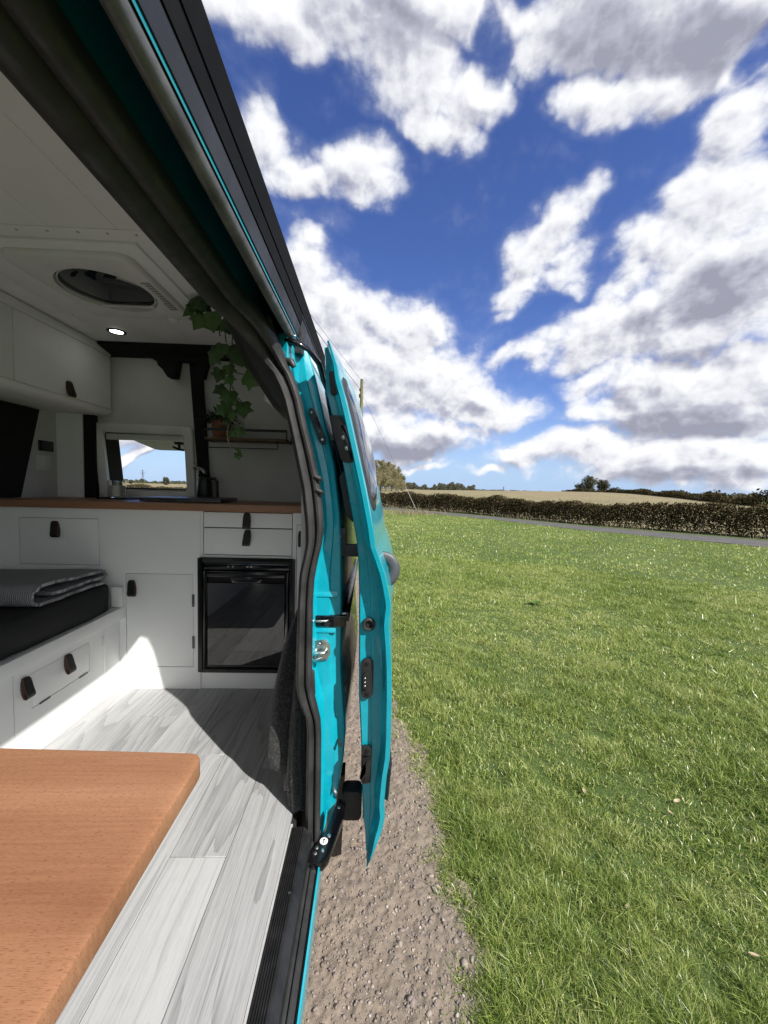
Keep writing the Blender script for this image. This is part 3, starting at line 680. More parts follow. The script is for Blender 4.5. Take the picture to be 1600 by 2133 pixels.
# fallen dead leaves in the grass
LEAVES = [(1.62, 1.86, 0.036, 20, 'pale dead leaf in the grass, right of the other curled leaves'), (1.17, 1.93, 0.034, 70, 'long brown dead leaf lying flat in the grass'),
          (0.96, 1.95, 0.020, 130, 'small orange dead leaf nearest the track among the grass'), (1.02, 1.36, 0.022, 40, 'twisted brown dead leaf low in the grass, nearest the camera'),
          (1.53, 1.79, 0.026, 100, 'tan dead leaf beside the pale leaf in the grass'), (1.36, 1.20, 0.026, 160, 'grey dead leaf at the right in the longer grass')]
for (x, y, s, rot, lab) in LEAVES:
    s *= 0.62
    mb = MB(); n = 7; rows = []
    for k in range(n):
        t = k / (n - 1); wd = s * 0.42 * math.sin(math.pi * min(1, t * 0.9 + 0.08)) ** 0.8
        rows.append([((t - 0.5) * 2 * s, -wd, 0.25 * wd + 0.3 * s * (t - 0.5) ** 2 * 2), ((t - 0.5) * 2 * s, 0, 0.3 * s * (t - 0.5) ** 2 * 2), ((t - 0.5) * 2 * s, wd, 0.5 * wd + 0.3 * s * (t - 0.5) ** 2 * 2)])
    a = R(rot); rows = [[(x + p[0] * math.cos(a) - p[1] * math.sin(a), y + p[0] * math.sin(a) + p[1] * math.cos(a), GZ + 0.024 + p[2]) for p in r_] for r_ in rows]
    mb.loft(rows, closed=False); tag(mb.build('dead_leaf', 'dry_leaf', smooth=80), lab, 'leaf', 'dead leaves in the grass')

# broad-leaved weeds: flat rosettes in the meadow
WEEDS = [(1.55, 2.75, 0.085, 'leafy dock rosette in the grass well right of the van door handle'), (2.35, 5.35, 0.20, 'dark green weed clump far out in the meadow beyond the door')]
for wi, (x, y, s, lab) in enumerate(WEEDS):
    s *= 0.62
    g = np.random.default_rng(90 + wi); t = thing('weed', lab, 'weed', (x, y, GZ), 'weeds in the meadow')
    for k in range(9):
        a = k * 2.4 + g.uniform(-0.7, 0.7); ln = s * g.uniform(0.45, 1.25); rows = []
        for j in range(6):
            q = j / 5; wd = ln * 0.17 * math.sin(math.pi * (0.08 + 0.88 * q)) ** 0.7; zz_ = 0.012 + ln * (0.75 * q - 0.60 * q * q) * g.uniform(0.85, 1.1)
            c, sn = math.cos(a), math.sin(a); rows.append([(x + c * ln * q - sn * e * wd, y + sn * ln * q + c * e * wd, GZ + zz_ + abs(e) * wd * 0.3) for e in (-1, 0, 1)])
        mb = MB(); mb.loft(rows, closed=False); mb.build('leaf', 'weed_leaf', t, smooth=80, rnd=[g.random()] * 10)

# ------------------------------------------------------------------ hedges and trees
def leaf_cloud(pts, size, g):
    """one bent quad (two triangles) per point"""
    n = len(pts); d1 = g.normal(size=(n, 3)); d1 /= np.linalg.norm(d1, axis=1)[:, None]
    d2 = np.cross(d1, g.normal(size=(n, 3))); d2 /= np.linalg.norm(d2, axis=1)[:, None]
    s = (size * (0.6 + 0.8 * g.random(n)))[:, None]
    co = np.stack([pts - d1 * s, pts + d2 * s * 0.55, pts + d1 * s, pts - d2 * s * 0.55], 1).reshape(-1, 3)
    idx = (np.arange(n)[:, None] * 4 + np.array([0, 1, 2, 0, 2, 3])[None]).ravel(); return co, idx, np.repeat(g.random(n), 2)
g = np.random.default_rng(21)
hedge = thing('hedge', 'long clipped dark hawthorn hedge along the far side of the lane', 'hedge', (10, 21, GZ))
HL = interp_line(HEDGE, 3000); seg = np.gradient(HL, axis=0); nrm = np.stack([-seg[:, 1], seg[:, 0]], -1); nrm /= np.linalg.norm(nrm, axis=1)[:, None]
n = 300000; k = g.integers(0, 3000, n); s_ = k * 0.05
wgt = np.clip(28.0 / np.linalg.norm(HL[k], axis=1), 0.25, 1); keep = g.random(n) < wgt; k = k[keep]; n = len(k)
top = 1.12 + 0.10 * np.interp(k, np.arange(0, 3000, 40), g.normal(size=75)) + 0.06 * np.interp(k, np.arange(0, 3000, 7), g.normal(size=429)[:429])
hh = g.random(n) ** 0.75; side = g.uniform(-1, 1, n); side = np.sign(side) * np.abs(side) ** 0.5
half = 0.42 * (1 - 0.35 * hh ** 3)
thin = np.interp(k, np.arange(0, 3000, 18), np.clip(0.55 + 0.45 * g.normal(size=167), 0.0, 1)); keep = (hh > 0.30) | (g.random(n) < 0.45 + thin * 0.6)
px = HL[k] + nrm[k] * (side * half + g.normal(0, 0.05, n))[:, None]
pts = np.stack([px[:, 0], px[:, 1], GZ + 0.04 + hh * top + g.normal(0, 0.035, n)], -1)[keep]
co, idx, rr = leaf_cloud(pts, np.full(len(pts), 0.048), g)
me = fastmesh('foliage', co, idx, 3, 'hedge_leaf', rr); link('foliage', me, hedge)['kind'] = 'stuff'
mb = MB()
for kk in range(0, 3000, 6):
    if np.linalg.norm(HL[kk]) > 48: continue
    for j in range(2):
        b = HL[kk] + nrm[kk] * g.uniform(-0.3, 0.3); z = GZ - 0.03; p = [(b[0], b[1], z)]; x, y = b
        for q in range(3):
            x += g.normal(0, 0.10); y += g.normal(0, 0.10); z += g.uniform(0.22, 0.40); p.append((x, y, z))
        mb.tube(p, [0.022, 0.016, 0.011, 0.006], 4, cap=False)
mb.build('stems', 'bark', hedge)['kind'] = 'stuff'

fh = thing('hedge', 'distant dark hedge along the top of the stubble field', 'hedge', (90, 110, GZ))
FL = interp_line(FAR_HEDGE, 2000); n = 26000; k = g.integers(0, 2000, n)
hh = g.random(n); tp = 1.5 + 0.35 * np.interp(k, np.arange(0, 2000, 14), g.normal(size=143)) + 0.5 * np.interp(k, np.arange(0, 2000, 90), g.normal(size=23))
x = FL[k, 0] + g.normal(0, 0.5, n); y = FL[k, 1] + g.normal(0, 0.5, n)
pts = np.stack([x, y, GZ + hill(x, y) + hh * tp], -1); co, idx, rr = leaf_cloud(pts, np.full(n, 0.24), g)
link('foliage', fastmesh('foliage', co, idx, 3, 'hedge_leaf', rr), fh)['kind'] = 'stuff'

def tree(name, label, cat, x, y, h, spread, shape, mt, nleaf, leaf, group, seed, trunk_r=None):
    g = np.random.default_rng(seed); z0 = hz(x, y) - 0.05
    t = thing(name, label, cat, (x, y, z0), group); mb = MB(); tr = trunk_r or h * 0.018
    lean = g.normal(0, 0.02, 2)
    pts = [(x + lean[0] * h * q, y + lean[1] * h * q, z0 + h * q * 0.93) for q in np.linspace(0, 1, 7)]
    mb.tube(pts, [tr * (1 - 0.9 * q) + 0.01 for q in np.linspace(0, 1, 7)], 7)
    tips = []
    nb = 34 if shape == 'upright' else 26
    for k in range(nb):
        q = (0.03 if shape == 'upright' else 0.08) + (0.92 if shape == 'upright' else 0.80) * (k + g.random()) / nb; az = g.uniform(0, 6.283)
        base = Vector((x + lean[0] * h * q, y + lean[1] * h * q, z0 + h * q * 0.93))
        if shape == 'upright': ln = h * 0.30 * (1 - q) ** 0.5 + h * 0.05; out, upv = spread * (0.35 + 0.5 * math.sin(math.pi * q)), 1.0
        else: ln = h * 0.46 * math.sqrt(max(0.05, 1 - (2 * q - 1.0) ** 2)) + h * 0.05; out, upv = 1.0, 0.45 + 0.5 * q
        d = Vector((math.cos(az) * out, math.sin(az) * out, upv)).normalized()
        p = [base]; rr0 = tr * (1 - q) * 0.45 + 0.012
        for j in range(4):
            d = (d + Vector(g.normal(0, 0.14, 3)) + Vector((0, 0, 0.06))).normalized(); p.append(p[-1] + d * (ln / 4))
        mb.tube(p, [rr0 * (1 - 0.2 * j) for j in range(5)], 4, cap=False)
        for j in range(1, 5): tips.append((p[j], ln * 0.34))
    mb.build('trunk', 'bark', t)
    k = g.integers(0, len(tips), nleaf); c = np.array([tips[i][0][:] for i in k]); sd = np.array([tips[i][1] for i in k])
    pts = c + g.normal(size=(nleaf, 3)) * (sd * (0.46 if shape == 'upright' else 0.42))[:, None]
    co, idx, rr = leaf_cloud(pts, np.full(nleaf, leaf), g)
    link('crown', fastmesh('crown', co, idx, 3, mt, rr), t)
    return t
PL = ['tallest bare poplar, leftmost beside the van door glass', 'second bare poplar in the row beyond the van door', 'third bare poplar in the row beyond the van door', 'fourth bare poplar in the row beyond the van door', 'fifth bare poplar in the row beyond the van door', 'lowest bare poplar, rightmost of the row beyond the door']
for k, (ux, d, h) in enumerate(((0.008, 128, 10.4), (0.026, 134, 11.2), (0.040, 140, 11.0), (0.054, 148, 10.6), (0.068, 157, 9.8), (0.080, 168, 7.6))):
    tree('poplar_tree', PL[k], 'tree', ux * d, d, h, 2.3, 'upright', 'poplar_twig', 9000, 0.14, 'bare poplars beyond the door', 30 + k)
CL = ['rounded leafless tree, tallest of the clump on the field ridge', 'rounded leafless tree at the right of the ridge clump', 'small bare tree at the left of the ridge clump']
for k, (ux, d, h) in enumerate(((0.572, 262, 10.5), (0.608, 266, 8.6), (0.545, 268, 6.5))):
    tree('ridge_tree', CL[k], 'tree', ux * d, d, h, 1.0, 'round', 'far_leaf', 4200 if k < 2 else 900, 0.40, 'trees on the field ridge', 50 + k)
WL = ['small round tree on the horizon seen through the rear window', 'low dark tree at the right edge of the rear window view', 'low distant tree left of the round one in the rear window']
for k, (ux, d, h) in enumerate(((-0.515, 210, 3.6), (-0.445, 230, 3.4), (-0.60, 240, 2.2))):
    tree('horizon_tree', WL[k], 'tree', ux * d, d, h, 1.0, 'round', 'far_leaf', 2600, 0.32, 'trees seen through the rear window', 60 + k)

# far woods along the horizon: one mass
g = np.random.default_rng(77); n = 42000
u = np.concatenate([g.uniform(0.085, 0.27, 15000), g.uniform(0.27, 0.50, 6000), g.uniform(0.8, 1.3, 9000), g.uniform(-0.75, -0.36, 12000)])
n = len(u); d = 470 + g.normal(0, 14, n)
env = 5.0 + 2.2 * vnoise(u * 40, u * 0, 1.0, 31) + 1.6 * vnoise(u * 170, u * 0, 1.0, 32)
env = np.where((u > 0.27) & (u < 0.5), 2.3 + 0.5 * vnoise(u * 120, u * 0, 1.0, 33), env); env = np.where(u < 0, env * 0.62, env)
env = np.where(u > 0.6, env * 0.95, env); env = np.where((u > 0.06) & (u < 0.27), env * 1.35, env)
x = u * d; pts = np.stack([x, d, GZ + hill(x, d) + g.random(n) ** 0.8 * np.maximum(env, 0.8)], -1)
co, idx, rr = leaf_cloud(pts, np.full(n, 0.75), g)
o = link('far_woods', fastmesh('far_woods', co, idx, 3, 'far_leaf', rr)); kind(o, 'stuff', 'low dark line of far woods on the horizon'); o['category'] = 'woods'

# ------------------------------------------------------------------ telegraph pole, wires, pylons
PX, PY = -0.66, 23.5; PT = 7.40
t = thing('telegraph_pole', 'mossy wooden telegraph pole standing behind the open van door', 'pole', (PX, PY, GZ))
mb = MB(); mb.tube([(PX, PY, GZ - 0.1), (PX, PY, 2.5), (PX, PY, 5.2), (PX, PY, PT)], [0.125, 0.115, 0.10, 0.088], 14); mb.build('post', 'pole_wood', t, smooth=50)
mb = MB(); mb.lathe((PX - 0.11, PY, 6.72), [(0.03, 0), (0.045, 0.03), (0.03, 0.06), (0.045, 0.09), (0.015, 0.12)], 10); mb.box(PX - 0.12, PX + 0.0, PY - 0.02, PY + 0.02, 6.70, 6.73); mb.build('insulator', 'black_plastic', t)
mb = MB(); mb.lathe((PX - 0.11, PY, 6.32), [(0.04, 0), (0.05, 0.12), (0.04, 0.22)], 10); mb.build('junction_box', 'black_plastic', t)
def wire(a, b, sag, r, label, mt='wire', name='overhead_wire', cat='wire', n=24):
    pts = []
    for k in range(n + 1):
        q = k / n; p = Vector(a).lerp(Vector(b), q); p.z -= sag * 4 * q * (1 - q); pts.append(p)
    mb = MB(); mb.tube(pts, r, 6); return tag(mb.build(name, mt, smooth=60), label, cat)
wire((PX, PY, 7.30), (-8.2, -22, 7.3), 0.5, 0.007, 'upper thin overhead wire running from the pole top towards the van roof')
wire((PX - 0.11, PY, 6.82), (-7.4, -22, 7.0), 0.4, 0.012, 'lower thicker overhead wire from the pole insulator towards the van roof')
t = thing('stay_wire', 'slanting stay wire from the telegraph pole down to the grass verge', 'wire', (3.48, 29.0, GZ))
mb = MB(); A_ = Vector((PX, PY, 6.6)); B_ = Vector((3.48, 29.0, GZ)); mb.tube([A_, B_], 0.007, 6); mb.build('cable', 'wire', t)
mb = MB(); mb.tube([A_.lerp(B_, 0.76), A_.lerp(B_, 0.999)], 0.020, 8); mb.build('guard', 'galvanised', t)
def pylon(x, y, h, label):
    z0 = hz(x, y); t = thing('pylon', label, 'pylon', (x, y, z0), 'pylons on the horizon'); mb = MB(); w = h * 0.09
    for sx in (-1, 1):
        for sy in (-1, 1): mb.tube([(x + sx * w, y + sy * w, z0), (x + sx * w * 0.25, y + sy * w * 0.25, z0 + h * 0.65), (x, y, z0 + h)], 0.22, 4)
    mb.build('mast', 'grey_plastic', t); mb = MB()
    for q, l in ((0.66, 0.16), (0.78, 0.20), (0.9, 0.14)): mb.tube([(x - h * l, y, z0 + h * q), (x + h * l, y, z0 + h * q)], 0.2, 4)
    mb.build('cross_arms', 'grey_plastic', t)
pylon(0.345 * 900, 900, 13, 'tiny pylon above the hedge line on the horizon, left of centre')
pylon(0.925 * 800, 800, 16, 'tiny pylon at the far right end of the horizon')
pylon(-0.572 * 700, 700, 24, 'thin pylon on the horizon seen through the rear window')

# ------------------------------------------------------------------ camper van
VAN = thing('camper_van', 'teal camper van with its side door slid open showing a white interior', 'van', (-0.95, 0.6, GZ))
CE = 1.74                                   # ceiling height
RY = 2.30                                   # rear lining plane
def tab(pts):
    pts = sorted(pts, key=lambda p: p[1]); zs = [p[1] for p in pts]; xs_ = [p[0] for p in pts]
    return lambda z: float(np.interp(z, zs, xs_))
seal_r = tab([(-0.224, 1.311), (-0.20, 1.252), (-0.184, 1.175), (-0.162, 1.097), (-0.144, 1.018), (-0.133, 0.93), (-0.130, 0.88), (-0.134, 0.84), (-0.146, 0.788), (-0.155, 0.734), (-0.158, 0.678), (-0.158, 0.539), (-0.157, 0.43), (-0.150, 0.395), (-0.141, 0.36), (-0.131, 0.318), (-0.128, 0.271), (-0.127, 0.1), (-0.128, -0.07)])
seal_l = tab([(-0.284, 1.311), (-0.252, 1.252), (-0.231, 1.173), (-0.209, 1.069), (-0.192, 0.99), (-0.181, 0.90), (-0.178, 0.84), (-0.184, 0.80), (-0.194, 0.76), (-0.198, 0.70), (-0.200, 0.60), (-0.202, 0.50), (-0.202, 0.43), (-0.195, 0.395), (-0.184, 0.36), (-0.172, 0.332), (-0.168, 0.286), (-0.169, 0.1), (-0.167, -0.07)])
pill_f = tab([(-0.2094, 1.440), (-0.1801, 1.342), (-0.1466, 1.199), (-0.1141, 1.065), (-0.0942, 0.917), (-0.0879, 0.791), (-0.0838, 0.581), (-0.0817, 0.408), (-0.0691, 0.267), (-0.0639, 0.206), (-0.0691, 0.110), (-0.0817, 0.016), (-0.1005, -0.121), (-0.1235, -0.164), (-0.1361, -0.215)])
door_o = tab([(-0.1215, 1.397), (-0.1091, 1.363), (-0.0987, 1.333), (-0.0902, 1.292), (-0.0740, 1.244), (-0.0569, 1.178), (-0.0313, 1.074), (-0.0133, 1.000), (0.0104, 0.887), (0.0190, 0.832), (0.0351, 0.791), (0.0493, 0.750), (0.0588, 0.709), (0.0674, 0.663), (0.0636, 0.628), (0.0626, 0.603), (0.0683, 0.546), (0.0731, 0.485), (0.0759, 0.398), (0.0769, 0.271), (0.0750, 0.209), (0.0674, 0.153), (0.0617, 0.068), (0.0655, 0.029), (0.0579, -0.014), (0.0380, -0.073), (0.0161, -0.126)])
door_l = tab([(-0.1425, 1.397), (-0.1396, 1.360), (-0.1358, 1.279), (-0.1149, 1.199), (-0.0883, 1.095), (-0.0731, 1.021), (-0.0513, 0.909), (-0.0418, 0.866), (-0.0314, 0.781), (-0.0276, 0.695), (-0.0209, 0.371), (-0.0114, 0.222), (-0.0009, -0.023), (0.0057, -0.064), (0.0114, -0.127)])

# --- floor and its planks
fl = box_part('floor', VAN, 'dark_gap', (-1.76, -0.2, -1.0, 2.36, -0.06, -0.007), 0)
xe = [-1.745, -1.595, -1.437, -1.279, -1.121, -0.963, -0.805, -0.665, -0.515, -0.365, -0.214]
pm = {}
for i in range(len(xe) - 1):
    y = -1.0 + [0.2, 0.75, 0.4, 0.95, 0.15, 0.6, 0.37, 0.78, 0.0, 0.45][i]; ends = [-1.0]
    while y < 1.9: ends.append(y); y += 1.02
    if i == 8: ends = [-1.0, 0.0, 1.0]
    if i == 7: ends = [-1.0, 0.42, 1.40]
    if i == 9: ends = [-1.0, 0.35, 1.33]
    ends.append(2.35)
    for a, b in zip(ends[:-1], ends[1:]):
        w = xe[i + 1] - xe[i] - 0.0016; l = b - a - 0.0020
        MB().box(-w / 2, w / 2, -l / 2, l / 2, -0.006, 0).build('plank', 'grey_oak', fl, bevel=0.0007, seg=1, loc=((xe[i] + xe[i + 1]) / 2, (a + b) / 2, 0))
mb = MB(); mb.prism([(-0.2135, -0.005), (-0.2135, 0.0012), (-0.2065, 0.0012), (-0.2065, -0.005)], 'y', -0.25, 1.10); mb.build('floor_trim', 'grey_trim', VAN)

# --- side step: ribbed tread, lower flat, channel and the painted sill lip
prof = [(-0.2065, -0.02), (-0.2065, 0.003)]
for k in range(7):
    x0 = -0.2055 + k * 0.0052; prof += [(x0, 0.003), (x0 + 0.0012, 0.0062), (x0 + 0.0030, 0.0062), (x0 + 0.0042, 0.003)]
prof += [(-0.166, 0.002), (-0.160, -0.004), (-0.150, -0.012), (-0.1480, -0.030), (-0.19, -0.035)]
mb = MB(); mb.prism(prof, 'y', -0.26, 1.085); st = mb.build('step_tread', 'black_plastic', VAN)
mb = MB(); mb.prism([(-0.149, -0.030), (-0.147, -0.044), (-0.140, -0.046), (-0.1385, -0.040), (-0.1365, -0.046), (-0.124, -0.049), (-0.1225, -0.043), (-0.1215, -0.06), (-0.15, -0.07)], 'y', -0.3, 1.13); mb.build('step_channel', 'rubber', VAN)
mb = MB(); mb.prism([(-0.1212, -0.10), (-0.1212, -0.044), (-0.119, -0.041), (-0.1155, -0.044), (-0.113, -0.06), (-0.125, -0.22), (-0.17, -0.30), (-0.20, -0.30), (-0.20, -0.11)], 'y', -1.3, 1.20); mb.build('sill', 'teal_paint', VAN, smooth=30)
for k, (x, y) in enumerate(((-0.162, 0.95), (-0.162, 0.62), (-0.1545, 0.835), (-0.1545, 0.755), (-0.176, 0.90))):
    MB().lathe((x, y, -0.006 if k < 2 else -0.013 if k < 4 else 0.006), [(0.0035, 0), (0.0032, 0.0016), (0.001, 0.002)], 10).build('screw', 'steel', st)
box_part('underbody', VAN, 'dark_gap', (-1.72, -0.2, -1.3, 2.35, -0.26, -0.062), 0)

# --- walls, ceiling, partition
def yrect(mb, x0, x1, y, z0, z1): mb.add([(x0, y, z0), (x1, y, z0), (x1, y, z1), (x0, y, z1)], [(0, 1, 2, 3)])
box_part('side_wall', VAN, 'lining', (-1.80, -1.76, -1.0, 2.36, -0.05, CE + 0.03), 0)
box_part('cab_partition', VAN, 'black_carpet', (-1.76, -0.2, -1.06, -1.0, -0.05, 0.40), 0)  # kept low so daylight from the unseen cab gets through
# unseen cab, added to brighten the interior: floor, nose, low doors, windscreen and side glass
box_part('cab_floor', VAN, 'black_carpet', (-1.80, -0.17, -2.30, -1.062, -0.20, -0.062), 0)
mb = MB(); mb.prism([(-2.75, -0.25), (-2.30, -0.25), (-2.30, 0.62), (-2.36, 0.70), (-2.62, 0.52), (-2.75, 0.20)], 'x', -1.84, -0.13); mb.build('nose', 'teal_paint', VAN, bevel=0.02)
for x0, x1 in ((-1.84, -1.80), (-0.17, -0.13)):
    box_part('cab_door', VAN, 'teal_paint', (x0, x1, -2.295, -1.305, -0.25, 0.72), 0.008)
for x in (-1.775, -0.235):
    mb = MB(); mb.tube([(x, -2.33, 0.70), (x + (0.10 if x < -1 else -0.10), -1.36, 1.66)], 0.035, 8); mb.build('windscreen_pillar', 'teal_paint', VAN, smooth=60)
mb = MB(); mb.add([(-1.76, -2.33, 0.70), (-0.25, -2.33, 0.70), (-0.36, -1.36, 1.66), (-1.66, -1.36, 1.66)], [(0, 1, 2, 3)]); mb.build('windscreen', 'clear_pane', VAN)
for x in (-1.80, -0.17):
    mb = MB(); mb.add([(x, -2.29, 0.72), (x, -1.31, 0.72), (x + (0.10 if x < -1 else -0.12), -1.31, 1.62)], [(0, 1, 2)]); mb.build('cab_window', 'clear_pane', VAN)
box_part('inner_wall', VAN, 'lining', (-0.222, -0.206, 1.26, 2.30, 0.0, 1.44), 0.002)
mb = MB(); mb.prism([(-0.405, 1.445), (-0.435, CE), (-0.40, CE), (-0.36, 1.62), (-0.37, 1.445)], 'y', -1.0, 2.17); mb.build('cant_rail_lining', 'lining', VAN)
cl = box_part('ceiling', VAN, 'dark_gap', (-1.78, -0.42, -1.0, 2.16, CE + 0.007, CE + 0.03), 0)
cb = [-1.76, -1.562, -1.362, -1.162, -0.962, -0.762, -0.562, -0.425]
FAN = (-1.235, -0.735, 1.275, 1.805)        # flange of the roof fan
for a, b in zip(cb[:-1], cb[1:]):
    box_part('ceiling_board', cl, 'ceiling_board', (a + 0.0006, b - 0.0006, -1.0, 2.16, CE, CE + 0.0065), 0.0008)
box_part('ceiling_batten', cl, 'ceiling_board', (-1.46, -0.43, 1.219, 1.272, CE - 0.0035, CE - 0.0004), 0.001)
def screw_row(parent, pts, nrm='z', r=0.0045):
    me = None
    for p in pts:
        if me is None:
            o_ = MB().lathe((0, 0, 0), [(r, 0), (r * 0.85, -0.0022), (r * 0.35, -0.0026)], 10, axis=nrm).build('screw', 'steel', parent, loc=p, smooth=50); me = o_.data
        else: link('screw', me, parent, p)
screw_row(cl, [(x, 1.237 + 0.003 * math.sin(x * 9), CE - 0.0037) for x in (-1.35, -1.21, -1.065, -0.975, -0.886, -0.80, -0.717, -0.62)])
screw_row(cl, [(x, 1.832, CE - 0.0002) for x in (-1.345, -1.235, -1.135, -1.05, -0.955, -0.875, -0.795, -0.72, -0.64)])
# roof skin and far flank so that the shell is closed
mb = MB(); prof = [(-0.30, 1.60), (-0.42, 1.78), (-0.60, 1.84), (-0.98, 1.87), (-1.40, 1.84), (-1.72, 1.76), (-1.83, 1.55), (-1.90, 0.9), (-1.93, 0.4), (-1.92, -0.1), (-1.86, -0.30), (-1.84, -0.30), (-1.88, 0.4), (-1.85, 0.9), (-1.80, 1.50), (-1.70, 1.72), (-1.40, 1.80), (-0.98, 1.83), (-0.60, 1.80), (-0.44, 1.75), (-0.33, 1.58)]
mb.prism(prof, 'y', -1.3, 2.40); mb.build('roof', 'teal_paint', VAN, smooth=30)

# --- header above the opening: track channel, gutter rail, awning case
mb = MB()
mb.prism([(-0.305, 1.428), (-0.301, 1.54), (-0.262, 1.54), (-0.252, 1.45), (-0.246, 1.42), (-0.240, 1.44), (-0.246, 1.50), (-0.256, 1.56), (-0.31, 1.56), (-0.33, 1.44)], 'y', -0.9, 1.30); mb.build('door_track', 'teal_shaded', VAN)
mb = MB(); mb.prism([(-0.2455, 1.4195), (-0.243, 1.412), (-0.236, 1.409), (-0.229, 1.4125), (-0.2245, 1.4215), (-0.2275, 1.433), (-0.243, 1.436)], 'y', -0.9, 1.75); mb.build('gutter_rail', 'gutter_alu', VAN, smooth=50)
mb = MB(); mb.prism([(-0.2243, 1.4305), (-0.2239, 1.4306), (-0.2233, 1.4320), (-0.2237, 1.4365), (-0.2265, 1.4345)], 'y', -0.9, 1.80); mb.build('roof_lip', 'teal_paint', VAN)
mb = MB(); mb.prism([(-0.2215, 1.4375), (-0.2155, 1.4665), (-0.2175, 1.4685), (-0.2175, 1.4715), (-0.2115, 1.500), (-0.2130, 1.5030), (-0.2130, 1.5065), (-0.2055, 1.543), (-0.209, 1.560), (-0.225, 1.568), (-0.30, 1.598), (-0.248, 1.505), (-0.236, 1.4375)], 'y', -1.2, 2.05); aw = mb.build('awning_case', 'awning_alu', VAN, smooth=25)
mb = MB(); mb.prism([(-0.2105, 1.5065), (-0.2025, 1.542), (-0.2045, 1.543), (-0.2125, 1.508)], 'y', -1.2, 2.04); mb.build('lead_rail', 'matte_black', aw)
mb = MB(); mb.prism([(-0.2150, 1.4725), (-0.2105, 1.4975), (-0.2125, 1.498), (-0.217, 1.473)], 'y', -1.2, 2.04); mb.build('cover_strip', 'matte_black', aw)

box_part('cant_rail', VAN, 'black_plastic', (-0.335, -0.212, 1.185, 2.30, 1.392, 1.565), 0.004)
# --- door seal round the opening: header run, corner, pillar run
def seal_ring(xl, xr, y, z, ang, d=0.024):
    """two-lobed rubber section between xl and xr; ang 0 = facing down, 90 = facing the front of the van"""
    w = xr - xl; b = Vector((0, -math.sin(ang), -math.cos(ang))); pr = []
    sec = [(0, -0.5), (0, 0.35), (0.08, 0.75), (0.22, 0.95), (0.40, 0.85), (0.52, 0.45), (0.56, 0.25), (0.60, 0.45), (0.70, 0.80), (0.82, 0.85), (0.94, 0.60), (1.0, 0.2), (1.0, -0.5)]
    for u, v in sec: pr.append(Vector((xl + w * u, y, z)) + b * (d * v))
    return pr
rings = []
for y in np.linspace(-0.9, 0.93, 12): rings.append(seal_ring(-0.392, -0.301, y, 1.430, 0, 0.024))
for k in range(1, 9):
    a = k / 9 * math.pi / 2; q = k / 9
    rings.append(seal_ring(-0.392 + (0.392 - 0.284) * q ** 1.2, -0.301 + (0.301 - 0.224) * q, 0.93 + 0.17 * math.sin(a), 1.430 - 0.125 * (1 - math.cos(a)), a, 0.026))
for z in np.concatenate([np.linspace(1.305, 0.92, 12), np.linspace(0.89, 0.72, 12), np.linspace(0.67, 0.45, 6), np.linspace(0.43, 0.27, 14), np.linspace(0.22, -0.05, 6)]):
    rings.append(seal_ring(seal_l(z), seal_r(z), 1.10, z, math.pi / 2, 0.020))
mb = MB(); mb.loft(rings); sl = mb.build('door_seal', 'rubber', VAN, smooth=38)
# inner pillar trim behind the corner of the opening
mb = MB(); rr_ = []
for z, x0, x1, y0 in ((1.44, -0.40, -0.27, 1.05), (1.34, -0.36, -0.25, 1.10), (1.27, -0.315, -0.23, 1.115), (1.225, -0.285, -0.215, 1.12), (1.195, -0.255, -0.205, 1.125)):
    rr_.append([(x0, y0 + 0.02, z), (x0 + 0.02, y0, z), (x1, y0, z), (x1, y0 + 0.07, z), (x0, y0 + 0.09, z)])
mb.loft(rr_); mb.build('pillar_trim', 'black_plastic', VAN, smooth=50, bevel=0.004)

# --- rear pillar of the opening and the quarter panel behind it
ZL = list(np.linspace(-0.16, 1.42, 80)); rows = []
for z in ZL:
    a, f = seal_r(z) - 0.012, pill_f(z)
    f = max(f, a + 0.03)
    s = 0.006 * math.sin((z - 0.1) * 9)
    rows.append([(a - 0.05, 1.24, z), (a - 0.03, 1.118, z), (a - 0.004, 1.108, z), (a, 1.112, z), (a + 0.002, 1.200, z), (a + 0.010, 1.2125, z), (a + (f - a) * 0.55, 1.214 + s * 0.3, z), (a + (f - a) * 0.60, 1.219, z), (f - 0.010, 1.222, z), (f - 0.003, 1.225, z), (f, 1.232, z), (f + 0.001, 1.245, z), (f - 0.006, 1.250, z)])
mb = MB(); mb.loft(rows, closed=False); pil = mb.build('rear_pillar', 'teal_paint', VAN, smooth=40)
WC = (2.12, -0.27)                           # rear wheel centre (y, z)
rows = []
yy = list(np.linspace(1.250, 2.40, 36))
for y in yy:
    row = []
    arch = WC[1] + math.sqrt(max(0.0, 0.375 ** 2 - (y - WC[0]) ** 2)) if abs(y - WC[0]) < 0.375 else -0.20
    arch = max(arch, -0.20)
    for k in range(44):
        q = k / 43; z = arch + (1.42 - arch) * q
        out = 0.018 * math.sin(math.pi * min(1, (y - 1.186) / 0.9) / 2) - 0.03 * max(0, (y - 2.1) / 0.3) ** 2
        row.append((pill_f(z) - 0.006 + out * (1 if z < 1.2 else 0.5), y, z))
    rows.append(row)
mb = MB(); mb.loft(rows, closed=False); qp = mb.build('quarter_panel', 'teal_paint', VAN, smooth=40)
